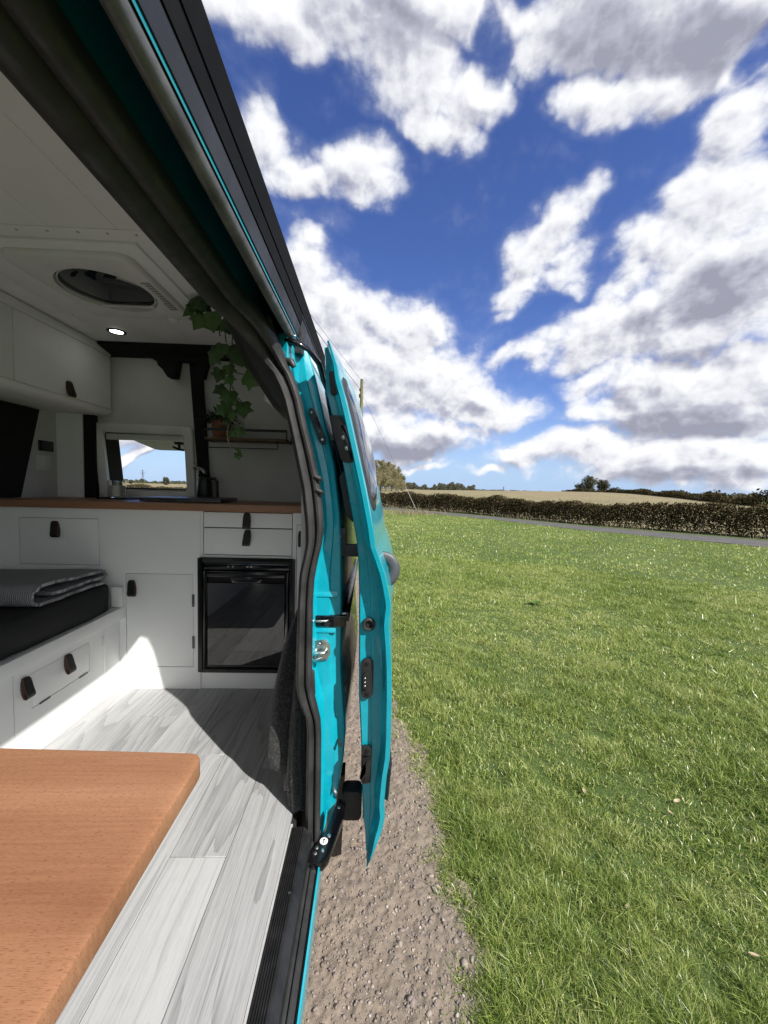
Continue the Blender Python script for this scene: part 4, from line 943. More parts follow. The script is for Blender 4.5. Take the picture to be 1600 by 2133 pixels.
# side window set in the quarter panel
def skin_patch(name, parent, mt, y0, y1, z0, z1, lift, fx, rad=0.06, n=12, thick=0.004):
    """rounded panel following a curved flank"""
    ring = []
    for (cy, cz, a0) in ((y1 - rad, z1 - rad, 0), (y0 + rad, z1 - rad, 90), (y0 + rad, z0 + rad, 180), (y1 - rad, z0 + rad, 270)):
        for k in range(6):
            a = R(a0 + 90 * k / 5); ring.append((cy + rad * math.cos(a), cz + rad * math.sin(a)))
    mb = MB(); rs = []
    for sc in (1.0, 0.985, 0.6, 0.2):
        cy, cz = (y0 + y1) / 2, (z0 + z1) / 2
        rs.append([(fx(cy + (y - cy) * sc, cz + (z - cz) * sc) + lift + (0 if sc == 1.0 else thick), cy + (y - cy) * sc, cz + (z - cz) * sc) for y, z in ring])
    mb.loft([[(p[0] - 0.003, p[1], p[2]) for p in rs[0]]] + rs); return mb.build(name, mt, parent, smooth=50)
skin_patch('side_window', VAN, 'wet_glass', 1.32, 2.25, 0.96, 1.33, 0.012, lambda y, z: pill_f(z) + 0.012 * math.sin(math.pi * min(1, (y - 1.186) / 0.9) / 2))
# horizontal slot where the door's middle rail runs
mb = MB(); mb.box(-0.172, -0.068, 1.206, 1.245, 0.560, 0.594); mb.box(-0.092, -0.060, 1.246, 2.2, 0.563, 0.592); mb.build('middle_rail', 'gloss_black', VAN, bevel=0.003)
mb = MB(); mb.tube([(-0.168, 1.204, 0.577), (-0.128, 1.202, 0.579), (-0.122, 1.212, 0.579)], 0.0035, 8); mb.build('rail_edge', 'steel', VAN, smooth=50)
# pressed step lines in the pillar
for (z, x1) in ((0.655, -0.096), (0.540, -0.100)):
    mb = MB(); mb.prism([(1.2130, z - 0.003), (1.2095, z - 0.001), (1.2095, z + 0.001), (1.2130, z + 0.016), (1.23, z + 0.016), (1.23, z - 0.003)], 'x', seal_r(z) - 0.008, x1); mb.build('pressed_ledge', 'teal_paint', pil, bevel=0.001)
def dome(parent, c, r, mt, axis='y', name='bolt', sgn=-1):
    return MB().lathe(c, [(r, 0), (r * 0.9, sgn * r * 0.35), (r * 0.5, sgn * r * 0.6)], 12, axis=axis).build(name, mt, parent, smooth=60)
# latch striker on the pillar
mb = MB(); P_ = [(-0.1735, 0.5125), (-0.1296, 0.517), (-0.1175, 0.500), (-0.1164, 0.471), (-0.124, 0.454), (-0.148, 0.449), (-0.1735, 0.440)]
mb.prism([(x, z) for x, z in P_], 'y', 1.206, 1.2135); sk = mb.build('striker', 'steel', VAN, bevel=0.001)
mb = MB(); mb.tube([(-0.165, 1.207, 0.476), (-0.165, 1.188, 0.477), (-0.157, 1.182, 0.482), (-0.134, 1.182, 0.485), (-0.1285, 1.188, 0.485), (-0.1285, 1.207, 0.484)], 0.006, 10); mb.build('loop', 'steel', sk, smooth=60)
mb = MB(); mb.tube([(-0.167, 1.204, 0.464), (-0.160, 1.184, 0.458), (-0.149, 1.181, 0.464), (-0.136, 1.182, 0.469)], 0.0065, 10); mb.build('catch', 'steel', sk, smooth=60)
MB().lathe((-0.1515, 1.2055, 0.5015), [(0.0065, 0), (0.006, -0.003), (0.003, -0.003), (0.003, -0.001)], 14, axis='y').build('bolt', 'steel', sk, smooth=50)
# upper guide plate with two screws
mb = MB(); zc = [(-0.193, 1.234), (-0.1845, 1.239), (-0.1757, 1.233), (-0.1394, 1.148), (-0.1405, 1.132), (-0.1504, 1.1285), (-0.1603, 1.136), (-0.193, 1.2196)]
mb.prism(zc, 'y', 1.202, 1.215); gp = mb.build('guide_plate', 'black_plastic', VAN, bevel=0.0015)
for (x, z) in ((-0.184, 1.223), (-0.150, 1.143)): MB().lathe((x, 1.2015, z), [(0.0038, 0), (0.0036, -0.0014), (0.0015, -0.0014), (0.0015, -0.0004)], 12, axis='y').build('screw', 'steel', gp)
mb = MB(); mb.prism([(-0.1757, 1.2086), (-0.165, 1.211), (-0.1515, 1.165), (-0.1625, 1.1625)], 'y', 1.2000, 1.2015); mb.build('slot', 'gloss_black', gp)
# bump stops on the seal edge, rubber stop, wire stay
for z in (1.022, 0.985): MB().tube([(seal_r(z) - 0.01, 1.085, z + 0.006), (seal_r(z) + 0.004, 1.082, z), (seal_r(z) + 0.008, 1.090, z - 0.006)], [0.006, 0.0065, 0.003], 8).build('seal_clip', 'rubber', VAN, smooth=60)
mb = MB(); mb.tube([(-0.088, 1.222, 0.180), (-0.078, 1.200, 0.179)], 0.004, 8); mb.lathe((-0.077, 1.199, 0.179), [(0.006, 0), (0.006, -0.003)], 10, axis='y'); mb.build('door_stop', 'rubber', VAN)
mb = MB(); mb.prism([(-0.158, 0.470), (-0.150, 0.468), (-0.146, 0.40), (-0.152, 0.385), (-0.159, 0.39)], 'y', 1.093, 1.104); mb.build('finger_pad', 'rubber', VAN, bevel=0.001)

# --- rear wheel in its arch
wh = MB().lathe((-0.32, WC[0], WC[1]), [(0.30, 0), (0.33, 0.03), (0.335, 0.10), (0.325, 0.17), (0.29, 0.20), (0.21, 0.19), (0.21, 0.02)], 40, axis='x').build('wheel', 'rubber', VAN, smooth=45)
MB().lathe((-0.32, WC[0], WC[1]), [(0.205, 0.05), (0.205, 0.175), (0.19, 0.185), (0.10, 0.13), (0.06, 0.16), (0.03, 0.165)], 32, axis='x').build('rim', 'grey_alu', wh, smooth=40)
mb = MB(); mb.lathe((-0.36, WC[0], WC[1]), [(0.375, 0), (0.375, 0.23), (0.36, 0.235)], 32, axis='x'); mb.build('arch_liner', 'dark_gap', VAN)
mb = MB(); rows = []
for k in range(10):
    q = k / 9; z = 0.02 - 0.40 * q; rows.append([(-0.150, 1.335 + 0.05 * q * q, z), (-0.105, 1.325 + 0.05 * q * q, z), (-0.066 - 0.012 * q, 1.335 + 0.05 * q * q, z)])
mb.loft(rows, closed=False); mb.build('mud_flap', 'gloss_black', VAN, smooth=60)

# --- sliding door: outer skin with a front flange, recessed end face, inner skin
def door_bulge(y, z):
    return 0.052 * math.sin(math.pi / 2 * min(1.0, max(0.0, (y - 1.10) / 0.75))) * (1.0 if z > 0.70 else 0.35 + 0.65 * max(0, (z - 0.3) / 0.4)) - 0.05 * max(0, (y - 2.0) / 0.4) ** 2
rows = []
for z in list(np.linspace(-0.1255, 1.3967, 120)):
    o_, l_ = door_o(z), door_l(z); w = max(0.004, o_ - l_)
    fl_ = min(0.017, w * 0.32)
    row = [(l_, 2.33, z), (l_, 1.155, z), (l_ + min(0.004, w * 0.1), 1.143, z), (l_ + w * 0.36, 1.1415, z), (l_ + w * 0.40, 1.1375, z), (l_ + w * 0.56, 1.1370, z), (o_ - fl_ - min(0.010, w * 0.2), 1.1345, z), (o_ - fl_ - 0.0015, 1.124, z), (o_ - fl_, 1.098, z), (o_ - fl_ + 0.0025, 1.0885, z), (o_ - 0.002, 1.087, z), (o_, 1.093, z)]
    for y in np.linspace(1.11, 2.36, 16): row.append((o_ + door_bulge(y, z), y, z))
    row.append((o_ + door_bulge(2.36, z) - 0.02, 2.365, z))
    rows.append(row)
mb = MB(); mb.loft(rows, closed=True); DOOR = mb.build('sliding_door', 'teal_paint', VAN, smooth=24)
dfx = lambda y, z: door_o(z) + door_bulge(y, z)
skin_patch('window_seal', DOOR, 'rubber', 1.125, 2.26, 0.929, 1.327, 0.0010, dfx, 0.07)
skin_patch('window_pane', DOOR, 'wet_glass', 1.150, 2.24, 0.946, 1.310, 0.0045, dfx, 0.055)
# grab handle on the outside
mb = MB(); mb.tube([(0.030, 1.21, 0.788)] + [(0.048 + 0.033 * math.cos(R(t)), 1.21, 0.743 + 0.040 * math.sin(R(t))) for t in range(75, -76, -15)] + [(0.035, 1.21, 0.700)], 0.0105, 12, flat=(0.85, 1.7)); mb.build('grab_handle', 'grey_plastic', DOOR, smooth=60)
# side protection strip
rows = []
for z in np.linspace(0.065, 0.163, 8):
    rows.append([(door_o(z) + 0.0005, 1.115, z), (door_o(z) + 0.011, 1.108, z), (door_o(z) + 0.016, 1.13, z), (door_o(z) + 0.02 + door_bulge(2.3, z), 2.3, z), (door_o(z) + 0.001, 2.31, z)])
mb = MB(); mb.loft(rows); mb.build('rubbing_strip', 'black_plastic', DOOR, smooth=50)
EY = 1.1375
def end_plate(name, pts, mt='black_plastic', y0=None, y1=None, bevel=0.002):
    mb = MB(); mb.prism(pts, 'y', y0 or EY - 0.012, y1 or EY + 0.004); return mb.build(name, mt, DOOR, bevel=bevel)
def rounded(x0, x1, z0, z1, r, sk=0.0, n=4):
    out = []
    for cx, cz, a0 in ((x1 - r, z1 - r, 0), (x0 + r, z1 - r, 90), (x0 + r, z0 + r, 180), (x1 - r, z0 + r, 270)):
        for k in range(n + 1):
            a = R(a0 + 90 * k / n); x, z = cx + r * math.cos(a), cz + r * math.sin(a); out.append((x + sk * (z - z0), z))
    return out
# plates on the door's end face
end_plate('upper_bracket', rounded(-0.119, -0.100, 1.261, 1.327, 0.008, -0.10))
up = end_plate('upper_latch', rounded(-0.085, -0.046, 1.071, 1.204, 0.012, -0.30))
up2 = end_plate('contact_plate', rounded(-0.015, 0.021, 0.369, 0.492, 0.018), y0=EY - 0.008)
lo = end_plate('lower_latch', rounded(-0.0095, 0.021, 0.103, 0.219, 0.010), y0=EY - 0.010)
MB().lathe((0.004, EY + 0.002, 0.595), [(0.0195, 0), (0.0195, -0.010), (0.016, -0.013), (0.012, -0.012), (0.0105, -0.004), (0.0105, 0.0)], 28, axis='y').build('grommet', 'rubber', DOOR, smooth=50)
MB().lathe((0.0045, EY - 0.0005, 0.595), [(0.0104, 0.0), (0.0104, -0.0025)], 20, axis='y').build('grommet_hole', 'dark_gap', DOOR)
for (x, z, r) in ((0.001, 0.475, 0.0062), (0.003, 0.383, 0.0062)): MB().lathe((x, EY - 0.0082, z), [(r, 0), (r * 0.9, -0.002), (r * 0.5, -0.002), (r * 0.5, -0.0006)], 14, axis='y').build('bolt', 'gloss_black', DOOR, smooth=40)
mb = MB(); mb.prism(rounded(-0.0095, 0.0105, 0.400, 0.4515, 0.010), 'y', EY - 0.016, EY - 0.008); mb.build('contact_block', 'black_plastic', DOOR, bevel=0.002)
for z in (0.435, 0.423, 0.4115): dome(DOOR, (-0.003, EY - 0.016, z), 0.0028, 'steel', name='contact_pin')
mb = MB(); mb.prism([(-0.006, 0.193), (0.017, 0.193), (0.019, 0.187), (0.004, 0.185), (0.002, 0.172), (-0.0085, 0.1535), (-0.0095, 0.136), (-0.013, 0.127), (-0.0075, 0.125), (0.004, 0.144), (0.006, 0.157), (-0.002, 0.172)], 'y', EY - 0.022, EY - 0.010); mb.build('claw', 'gloss_black', DOOR, bevel=0.001)
for (x, z) in ((0.0076, 0.206), (0.0057, 0.114)): MB().lathe((x, EY - 0.0102, z), [(0.0068, 0), (0.006, -0.003), (0.003, -0.003)], 12, axis='y').build('bolt', 'gloss_black', DOOR, smooth=40)
for (x, z) in ((-0.080, 1.142), (-0.070, 1.112)): dome(DOOR, (x, EY - 0.012, z), 0.0075, 'steel', name='latch_pin')
mb = MB(); mb.prism([(-0.089, 1.1755), (-0.066, 1.1755), (-0.043, 1.081), (-0.057, 1.079)], 'y', EY - 0.020, EY - 0.012); mb.build('latch_cover', 'gloss_black', DOOR, bevel=0.002)
# middle hinge arm between pillar and door
mb = MB(); mb.box(-0.100, -0.020, 1.235, 1.255, 0.778, 0.818); mb.box(-0.100, -0.074, 1.233, 1.258, 0.80, 0.87); arm = mb.build('middle_arm', 'black_plastic', VAN, bevel=0.004)
MB().lathe((-0.096, 1.232, 0.843), [(0.006, 0), (0.0055, -0.003), (0.002, -0.003)], 12, axis='y').build('bolt', 'steel', arm)
mb = MB(); mb.prism([(-0.098, 1.03), (-0.088, 1.05), (-0.074, 1.035), (-0.055, 0.93), (-0.052, 0.89), (-0.075, 0.91)], 'y', 1.215, 1.24); mb.build('window_corner_trim', 'black_plastic', VAN, bevel=0.003)
# upper roller arm
mb = MB(); mb.tube([(-0.262, 1.16, 1.405), (-0.235, 1.12, 1.402), (-0.21, 1.115, 1.395), (-0.185, 1.13, 1.385), (-0.16, 1.17, 1.36), (-0.150, 1.20, 1.32), (-0.138, 1.21, 1.29)], [0.012, 0.017, 0.015, 0.012, 0.014, 0.012, 0.010], 10, flat=(1, 0.6)); ra = mb.build('upper_roller_arm', 'gloss_black', VAN, smooth=60)
MB().lathe((-0.245, 1.13, 1.392), [(0.014, 0), (0.016, 0.006), (0.014, 0.018), (0.004, 0.02)], 16).build('roller', 'black_plastic', ra, smooth=50)
dome(ra, (-0.222, 1.12, 1.415), 0.008, 'steel', 'z', 'bolt', 1)
mb = MB(); mb.tube([(-0.238, 1.105, 1.345), (-0.226, 1.098, 1.338), (-0.217, 1.10, 1.326)], [0.008, 0.011, 0.006], 10); mb.build('buffer', 'rubber', VAN, smooth=60)
# lower roller arm at the step
mb = MB(); P_ = [(-0.150, 1.015), (-0.137, 1.005), (-0.108, 1.012), (-0.094, 1.030), (-0.062, 1.16), (-0.058, 1.21), (-0.078, 1.235), (-0.092, 1.20), (-0.112, 1.11), (-0.140, 1.055), (-0.153, 1.04)]
mb.prism(P_, 'z', -0.058, -0.030); la_ = mb.build('lower_roller_arm', 'gloss_black', VAN, bevel=0.004)
mb = MB(); mb.prism(rounded(-0.072, -0.005, -0.095, 0.005, 0.018), 'y', 1.215, 1.27); mb.build('arm_bracket', 'black_plastic', la_, bevel=0.005)
MB().lathe((-0.112, 1.075, -0.030), [(0.0115, 0), (0.0115, 0.0012)], 24).build('sticker', 'sticker_white', la_)
mb = MB(); mb.prism([(-0.1140, 1.068), (-0.1105, 1.069), (-0.1112, 1.076), (-0.1080, 1.080), (-0.1125, 1.083), (-0.1150, 1.079), (-0.1128, 1.074)], 'z', -0.0288, -0.0284); mb.build('sticker_symbol', 'gloss_black', la_)
for (x, y, r) in ((-0.130, 1.055, 0.0055), (-0.132, 1.038, 0.0055), (-0.112, 1.046, 0.005), (-0.099, 1.093, 0.006), (-0.078, 1.195, 0.005)): MB().lathe((x, y, -0.030), [(r, 0), (r * 0.8, 0.002), (r * 0.3, 0.0022)], 12).build('bolt', 'steel', la_, smooth=50)
MB().tube([(-0.152, 1.03, -0.040), (-0.158, 1.00, -0.043)], 0.011, 10).build('roller', 'black_plastic', la_, smooth=50)

# --- front pillar of the opening (behind the camera's left shoulder) and nose flank
box_part('front_pillar', VAN, 'teal_paint', (-0.30, -0.13, -0.43, -0.30, -0.10, 1.43), 0.01)
box_part('cab_door', VAN, 'teal_paint', (-0.19, -0.13, -1.30, -0.435, -0.25, 0.72), 0.008)
mb = MB(); mb.add([(-0.165, -1.30, 0.722), (-0.165, -0.432, 0.722), (-0.23, -0.432, 1.43), (-0.23, -1.30, 1.43)], [(0, 1, 2, 3)]); mb.build('cab_window', 'clear_pane', VAN)  # unseen side glass, added to let more daylight inside

# --- rear: barn-door lining with the window, black surround
WO = [(-1.590, 1.333), (-1.025, 1.322), (-1.008, 0.906), (-1.545, 0.906)]    # frame outer (x,z)  TL TR BR BL
WI = [(-1.531, 1.279), (-1.073, 1.271), (-1.058, 0.948), (-1.499, 0.952)]    # frame inner
rl = MB()
rl.add([(-1.62, RY, 0.60), (-0.215, RY, 0.60), (-0.215, RY, 1.73), (-1.62, RY, 1.73)] + [(p[0], RY, p[1]) for p in (WI[3], WI[2], WI[1], WI[0])],
       [(0, 1, 5, 4), (1, 2, 6, 5), (2, 3, 7, 6), (3, 0, 4, 7)])
rear = rl.build('rear_lining', 'lining', VAN)
mb = MB()                                                   # outer skin of the rear doors with the same opening
mb.add([(-1.86, 2.40, -0.25), (-0.10, 2.40, -0.25), (-0.28, 2.38, 1.74), (-1.75, 2.38, 1.74)] + [(p[0], 2.395, p[1]) for p in (WI[3], WI[2], WI[1], WI[0])], [(0, 1, 5, 4), (1, 2, 6, 5), (2, 3, 7, 6), (3, 0, 4, 7)])
mb.build('rear_door_skin', 'teal_paint', VAN)
mb = MB(); mb.add([(p[0], RY + 0.0045, p[1]) for p in WI] + [(p[0], 2.43, p[1]) for p in WI], [(0, 1, 5, 4), (1, 2, 6, 5), (2, 3, 7, 6), (3, 0, 4, 7)]); mb.build('window_reveal', 'dark_gap', rear)
def corner_path(q, r, n=5):
    out = []; m_ = len(q)
    for i in range(m_):
        p, a, b = Vector(q[i]), Vector(q[i - 1]), Vector(q[(i + 1) % m_]); u, w = (a - p).normalized(), (b - p).normalized()
        s, e_ = p + u * r, p + w * r
        for k in range(n + 1):
            t = k / n; out.append((s * (1 - t) ** 2 + p * 2 * t * (1 - t) + e_ * t * t)[:])
    return out
def frame_ring(name, parent, mt, outer, inner, y_front, y_back, r0=0.03, r1=0.02):
    a, b = corner_path(outer, r0), corner_path(inner, r1); mb = MB()
    lift = lambda pts, y: [(p[0], y, p[1]) for p in pts]
    sh = lambda pts, k: [((Vector(p) * (1 - k) + Vector(q) * k))[:] for p, q in zip(a, b)]
    mb.loft([lift(a, y_back), lift(a, y_front + 0.006), lift(sh(a, 0.12), y_front), lift(sh(a, 0.85), y_front), lift(b, y_front + 0.006), lift(b, y_back)], cap=False)
    return mb.build(name, mt, parent, smooth=40)
frame_ring('window_frame', rear, 'white_plastic', WO, WI, RY - 0.022, RY + 0.004)
WP = [(-1.610, 1.358), (-1.005, 1.345), (-0.985, 0.906), (-1.585, 0.906)]
frame_ring('window_panel', rear, 'lining', WP, [(p[0] * 1.0, p[1]) for p in WO], RY - 0.006, RY + 0.002, 0.004, 0.03)
# opened acrylic flap, its catch and stays
mb = MB(); F0, F1 = (2.435, 1.290), (2.84, 1.236)
pr = corner_path([(-1.525, F0[0]), (-1.03, F0[0]), (-1.03, F1[0]), (-1.525, F1[0])], 0.05)
zz = lambda y: F0[1] + (F1[1] - F0[1]) * (y - F0[0]) / (F1[0] - F0[0])
mb.loft([[(p[0], p[1], zz(p[1]) - 0.008) for p in pr], [(p[0], p[1], zz(p[1]) + 0.008) for p in pr]]); flap = mb.build('window_flap', 'acrylic', rear, bevel=0.003)
mb = MB(); mb.box(-1.262, -1.222, 2.56, 2.60, 1.246, 1.262); mb.tube([(-1.275, 2.58, 1.262), (-1.242, 2.58, 1.252), (-1.215, 2.58, 1.254)], 0.006, 8); mb.tube([(-1.242, 2.58, 1.25), (-1.242, 2.58, 1.215)], 0.009, 8); mb.tube([(-1.282, 2.58, 1.232), (-1.26, 2.58, 1.222), (-1.242, 2.58, 1.215), (-1.212, 2.58, 1.212)], 0.007, 8); mb.build('flap_catch', 'black_plastic', flap, smooth=50)
mb = MB(); mb.box(-1.318, -1.275, 2.37, 2.40, 1.252, 1.278); mb.build('catch_keeper', 'black_plastic', rear, bevel=0.004)
for (x, z) in ((-1.35, 0.957), (-1.12, 0.955)): MB().box(x - 0.018, x + 0.018, 2.37, 2.40, z, z + 0.010).build('catch_keeper', 'black_plastic', rear, bevel=0.002)
for x in (-1.045,): MB().tube([(x, 2.43, 0.98), (x, 2.72, 1.262)], 0.006, 8).build('flap_stay', 'black_plastic', rear, smooth=60)
mb = MB(); mb.lathe((-1.066, 2.37, 1.125), [(0.004, 0.0), (0.010, 0.008), (0.011, 0.016), (0.006, 0.02)], 12, axis='x'); mb.build('stay_knob', 'black_plastic', rear, smooth=50)
mb = MB(); mb.box(-1.50, -1.06, 2.355, 2.365, 0.955, 0.966); mb.build('lower_blind_bar', 'grey_alu', rear, bevel=0.002)
mb = MB(); mb.box(-1.528, -1.075, 2.312, 2.335, 1.240, 1.275); mb.build('blind_cassette', 'white_plastic', rear, bevel=0.004)
# black column where the two rear doors meet, header trim, its brackets, hinge-side strip
mb = MB(); mb.add([(-1.036, RY - 0.006, 1.69), (-0.970, RY - 0.006, 1.69), (-0.922, RY - 0.006, 0.905), (-0.980, RY - 0.006, 0.905), (-1.036, RY - 0.03, 1.69), (-0.970, RY - 0.03, 1.69), (-0.922, RY - 0.03, 0.905), (-0.980, RY - 0.03, 0.905)], [(4, 5, 6, 7), (0, 4, 7, 3), (1, 2, 6, 5), (0, 1, 5, 4), (3, 7, 6, 2)]); mb.build('door_column', 'black_carpet', VAN)
mb = MB(); mb.prism([(2.162, CE + 0.004), (2.162, CE - 0.014), (RY - 0.012, 1.700), (RY + 0.02, 1.698), (RY + 0.02, CE + 0.004)], 'x', -1.52, -0.42)
mb.build('rear_header', 'black_carpet', VAN, bevel=0.003)
mb = MB(); P_ = [(-1.28, 1.712), (-1.205, 1.672), (-1.195, 1.668), (-1.188, 1.645), (-1.165, 1.625), (-1.137, 1.583), (-1.096, 1.583), (-1.078, 1.675), (-0.90, 1.675), (-0.90, 1.712)]
mb.prism(P_, 'y', RY - 0.07, RY - 0.013); mb.build('header_bracket', 'black_carpet', VAN, bevel=0.003)
mb = MB(); mb.prism([(-0.985, 1.69), (-0.975, 1.582), (-0.938, 1.582), (-0.918, 1.66), (-0.915, 1.69)], 'y', RY - 0.075, RY - 0.031); mb.build('lock_housing', 'black_carpet', VAN, bevel=0.003)
mb = MB(); mb.box(-1.618, -1.556, 2.262, 2.292, 0.905, 1.40); mb.build('hinge_strip', 'black_carpet', VAN, bevel=0.003)
mb = MB(); mb.box(-1.762, -1.6185, 2.255, 2.285, 0.905, 1.72); mb.build('corner_panel', 'white_paint', VAN, bevel=0.002)
screw_row(rear, [(-1.215, RY - 0.0065, 1.362), (-0.998, RY - 0.0065, 1.135), (-0.875, RY, 1.42), (-0.86, RY, 1.145), (-1.58, RY - 0.0065, 1.10), (-1.24, RY, 1.655)], 'y', 0.004)
screw_row(VAN, [(-1.628, 2.2545, 1.10), (-1.632, 2.2545, 0.94), (-0.86, RY, 1.60)], 'y', 0.004)

# ------------------------------------------------------------------ shared furniture helpers
def P3(face, o0):
    """(a, b, d) -> world: a along the front, b up, d outwards from the front plane"""
    return (lambda a, b, d: (a, o0 - d, b)) if face == 'y' else (lambda a, b, d: (o0 + d, a, b))
def front_panel(name, parent, mt, face, o0, outer, holes, depth=0.018):
    f = P3(face, o0); mb = MB()
    A_ = sorted({outer[0], outer[1], *[v for h in holes for v in h[:2]]}); B_ = sorted({outer[2], outer[3], *[v for h in holes for v in h[2:]]})
    for a0, a1 in zip(A_[:-1], A_[1:]):
        for b0, b1 in zip(B_[:-1], B_[1:]):
            ca, cb_ = (a0 + a1) / 2, (b0 + b1) / 2
            if any(h[0] < ca < h[1] and h[2] < cb_ < h[3] for h in holes): continue
            mb.add([f(a0, b0, 0), f(a1, b0, 0), f(a1, b1, 0), f(a0, b1, 0)], [(0, 1, 2, 3)])
    for (a0, a1, b0, b1) in [outer] + list(holes):
        v = [f(a, b, d) for d in (0, -depth) for a, b in ((a0, b0), (a1, b0), (a1, b1), (a0, b1))]
        mb.add(v, [(0, 1, 5, 4), (1, 2, 6, 5), (2, 3, 7, 6), (3, 0, 4, 7)])
    return mb.build(name, mt, parent)
def board(name, parent, mt, face, o0, r, proud=0.0, th=0.016, gap=0.0018, bevel=0.0012):
    f = P3(face, o0); p = f(r[0] + gap, r[2] + gap, proud); q = f(r[1] - gap, r[3] - gap, proud - th)
    return box_part(name, parent, mt, (min(p[0], q[0]), max(p[0], q[0]), min(p[1], q[1]), max(p[1], q[1]), min(p[2], q[2]), max(p[2], q[2])), bevel)
HMESH = {}
def strap(parent, face, o0, a, b, swing=0.0):
    """looped leather pull hung from a screw; a, b = screw position on the front"""
    key = (face, round(swing, 2))
    if key not in HMESH:
        f = P3(face, 0.0); mb = MB(); w = 0.0165; L = 0.062
        path = [(0.006, 0.012), (0.0105, 0.004), (0.013, -0.010), (0.018, -0.030), (0.0235, -0.046), (0.024, -0.055), (0.019, -0.0605), (0.012, -0.058), (0.007, -0.045), (0.0035, -0.025), (0.002, 0.0), (0.0018, 0.012)]
        n = len(path); th = 0.0022; rows = []
        for k, (d, h) in enumerate(path):
            pa, pb = path[max(k - 1, 0)], path[min(k + 1, n - 1)]; t = Vector((pb[0] - pa[0], pb[1] - pa[1])).normalized(); nn = Vector((-t.y, t.x))
            ww = w * (0.62 if k in (0, n - 1) else 0.86 if k in (1, n - 2) else 1.0); sw = swing * (-h) * 0.5
            rows.append([f(sw - ww, h, d), f(sw + ww, h, d), f(sw + ww, h - nn.y * -th, d - nn.x * -th), f(sw - ww, h - nn.y * -th, d - nn.x * -th)])
        m_ = 4; vs = [p for r in rows for p in r]; o_ = len(mb.v)
        fs, mi = [], []
        for k in range(n - 1):
            for i in range(4):
                j = (i + 1) % 4; fs.append((k * 4 + i, k * 4 + j, (k + 1) * 4 + j, (k + 1) * 4 + i)); mi.append(i)
        mb.v += [tuple(map(float, p)) for p in vs]
        for fc, i in zip(fs, mi): mb.f.append(fc); mb.m.append(1 if i == 0 else 0 if i == 2 else 1)
        mb.f += [(0, 1, 2, 3), tuple(range((n - 1) * 4, n * 4))]; mb.m += [1, 1]
        sm = MB(); c = f(0, 0, 0.0095); ax = 'y' if face == 'y' else 'x'; sg = -1 if face == 'y' else 1
        sm.lathe(c, [(0.0060, 0), (0.0060, sg * 0.0012), (0.0050, sg * 0.0030), (0.002, sg * 0.0036)], 14, axis=ax)
        HMESH[key] = (mb, sm, [None, None])
    mb, sm, cache = HMESH[key]; loc = P3(face, o0)(a, b, 0.0)
    if cache[0] is None:
        h = mb.build('handle', ['leather', 'brass_tan'], parent, smooth=50, loc=loc); cache[0] = h.data
        s = sm.build('screw', 'steel', parent, smooth=50, loc=loc); cache[1] = s.data
    else:
        link('handle', cache[0], parent, loc); link('screw', cache[1], parent, loc)

# ------------------------------------------------------------------ kitchen unit
KY = 1.87
KU = thing('kitchen_unit', 'white kitchen unit with beech worktop across the rear of the van', 'kitchen unit', (-0.95, KY, 0))
H1 = (-1.642, -1.275, 0.600, 0.822); H2 = (-1.157, -0.839, 0.108, 0.565)
D1 = (-0.791, -0.370, 0.792, 0.868); D2 = (-0.791, -0.370, 0.661, 0.792); FR = (-0.815, -0.355, 0.088, 0.647); H3 = (-0.350, -0.240, 0.416, 0.814)
front_panel('front_panel', KU, 'white_paint', 'y', KY, (-1.752, -0.8055, 0.0, 0.869), [H1, H2, (-0.815, -0.8055, 0.088, 0.647)])
front_panel('end_panel', KU, 'white_paint', 'y', KY + 0.001, (-0.3690, -0.2225, 0.0, 0.869), [H3, (-0.3690, -0.355, 0.088, 0.647)])
box_part('plinth', KU, 'white_paint', (-0.8045, -0.3700, KY + 0.003, KY + 0.02, 0.001, 0.087), 0.001)
box_part('drawer_rail', KU, 'white_paint', (-0.8045, -0.3700, KY + 0.0015, KY + 0.02, 0.6485, 0.6595), 0.001)
front_panel('drawer_stile', KU, 'white_paint', 'y', KY + 0.0005, (-0.8045, -0.7925, 0.6605, 0.869), [])
box_part('carcass', KU, 'dark_gap', (-1.752, -0.224, KY + 0.0205, RY - 0.01, 0.002, 0.868), 0)
for (r, hx, hz_, sw, nm) in ((H1, -1.471, 0.795, 0.25, 'flap_door'), (H2, -1.124, 0.520, 0.2, 'cupboard_door'), (H3, -0.324, 0.772, 0.1, 'narrow_door')):
    d = board(nm, KU, 'white_paint', 'y', KY, r, -0.0008, gap=0.0024); strap(d, 'y', KY, hx, hz_, sw)
    if nm == 'cupboard_door':
        for z in (0.437, 0.232): MB().box(r[1] - 0.0055, r[1] + 0.0055, KY - 0.0035, KY + 0.002, z - 0.030, z + 0.030).build('hinge', 'grey_alu', d, bevel=0.001)
for (r, hx, hz_, sw) in ((D1, -0.583, 0.853, 0.0), (D2, -0.580, 0.772, -0.15)):
    d = board('drawer_front', KU, 'white_paint', 'y', KY, r, -0.0005, gap=0.0026); strap(d, 'y', KY, hx, hz_, sw)
mb = MB(); mb.box(0, 1.531, 0, 0.452, 0, 0.0345); mb.build('worktop', 'beech', KU, bevel=0.002, loc=(-1.754, 1.846, 0.8705))

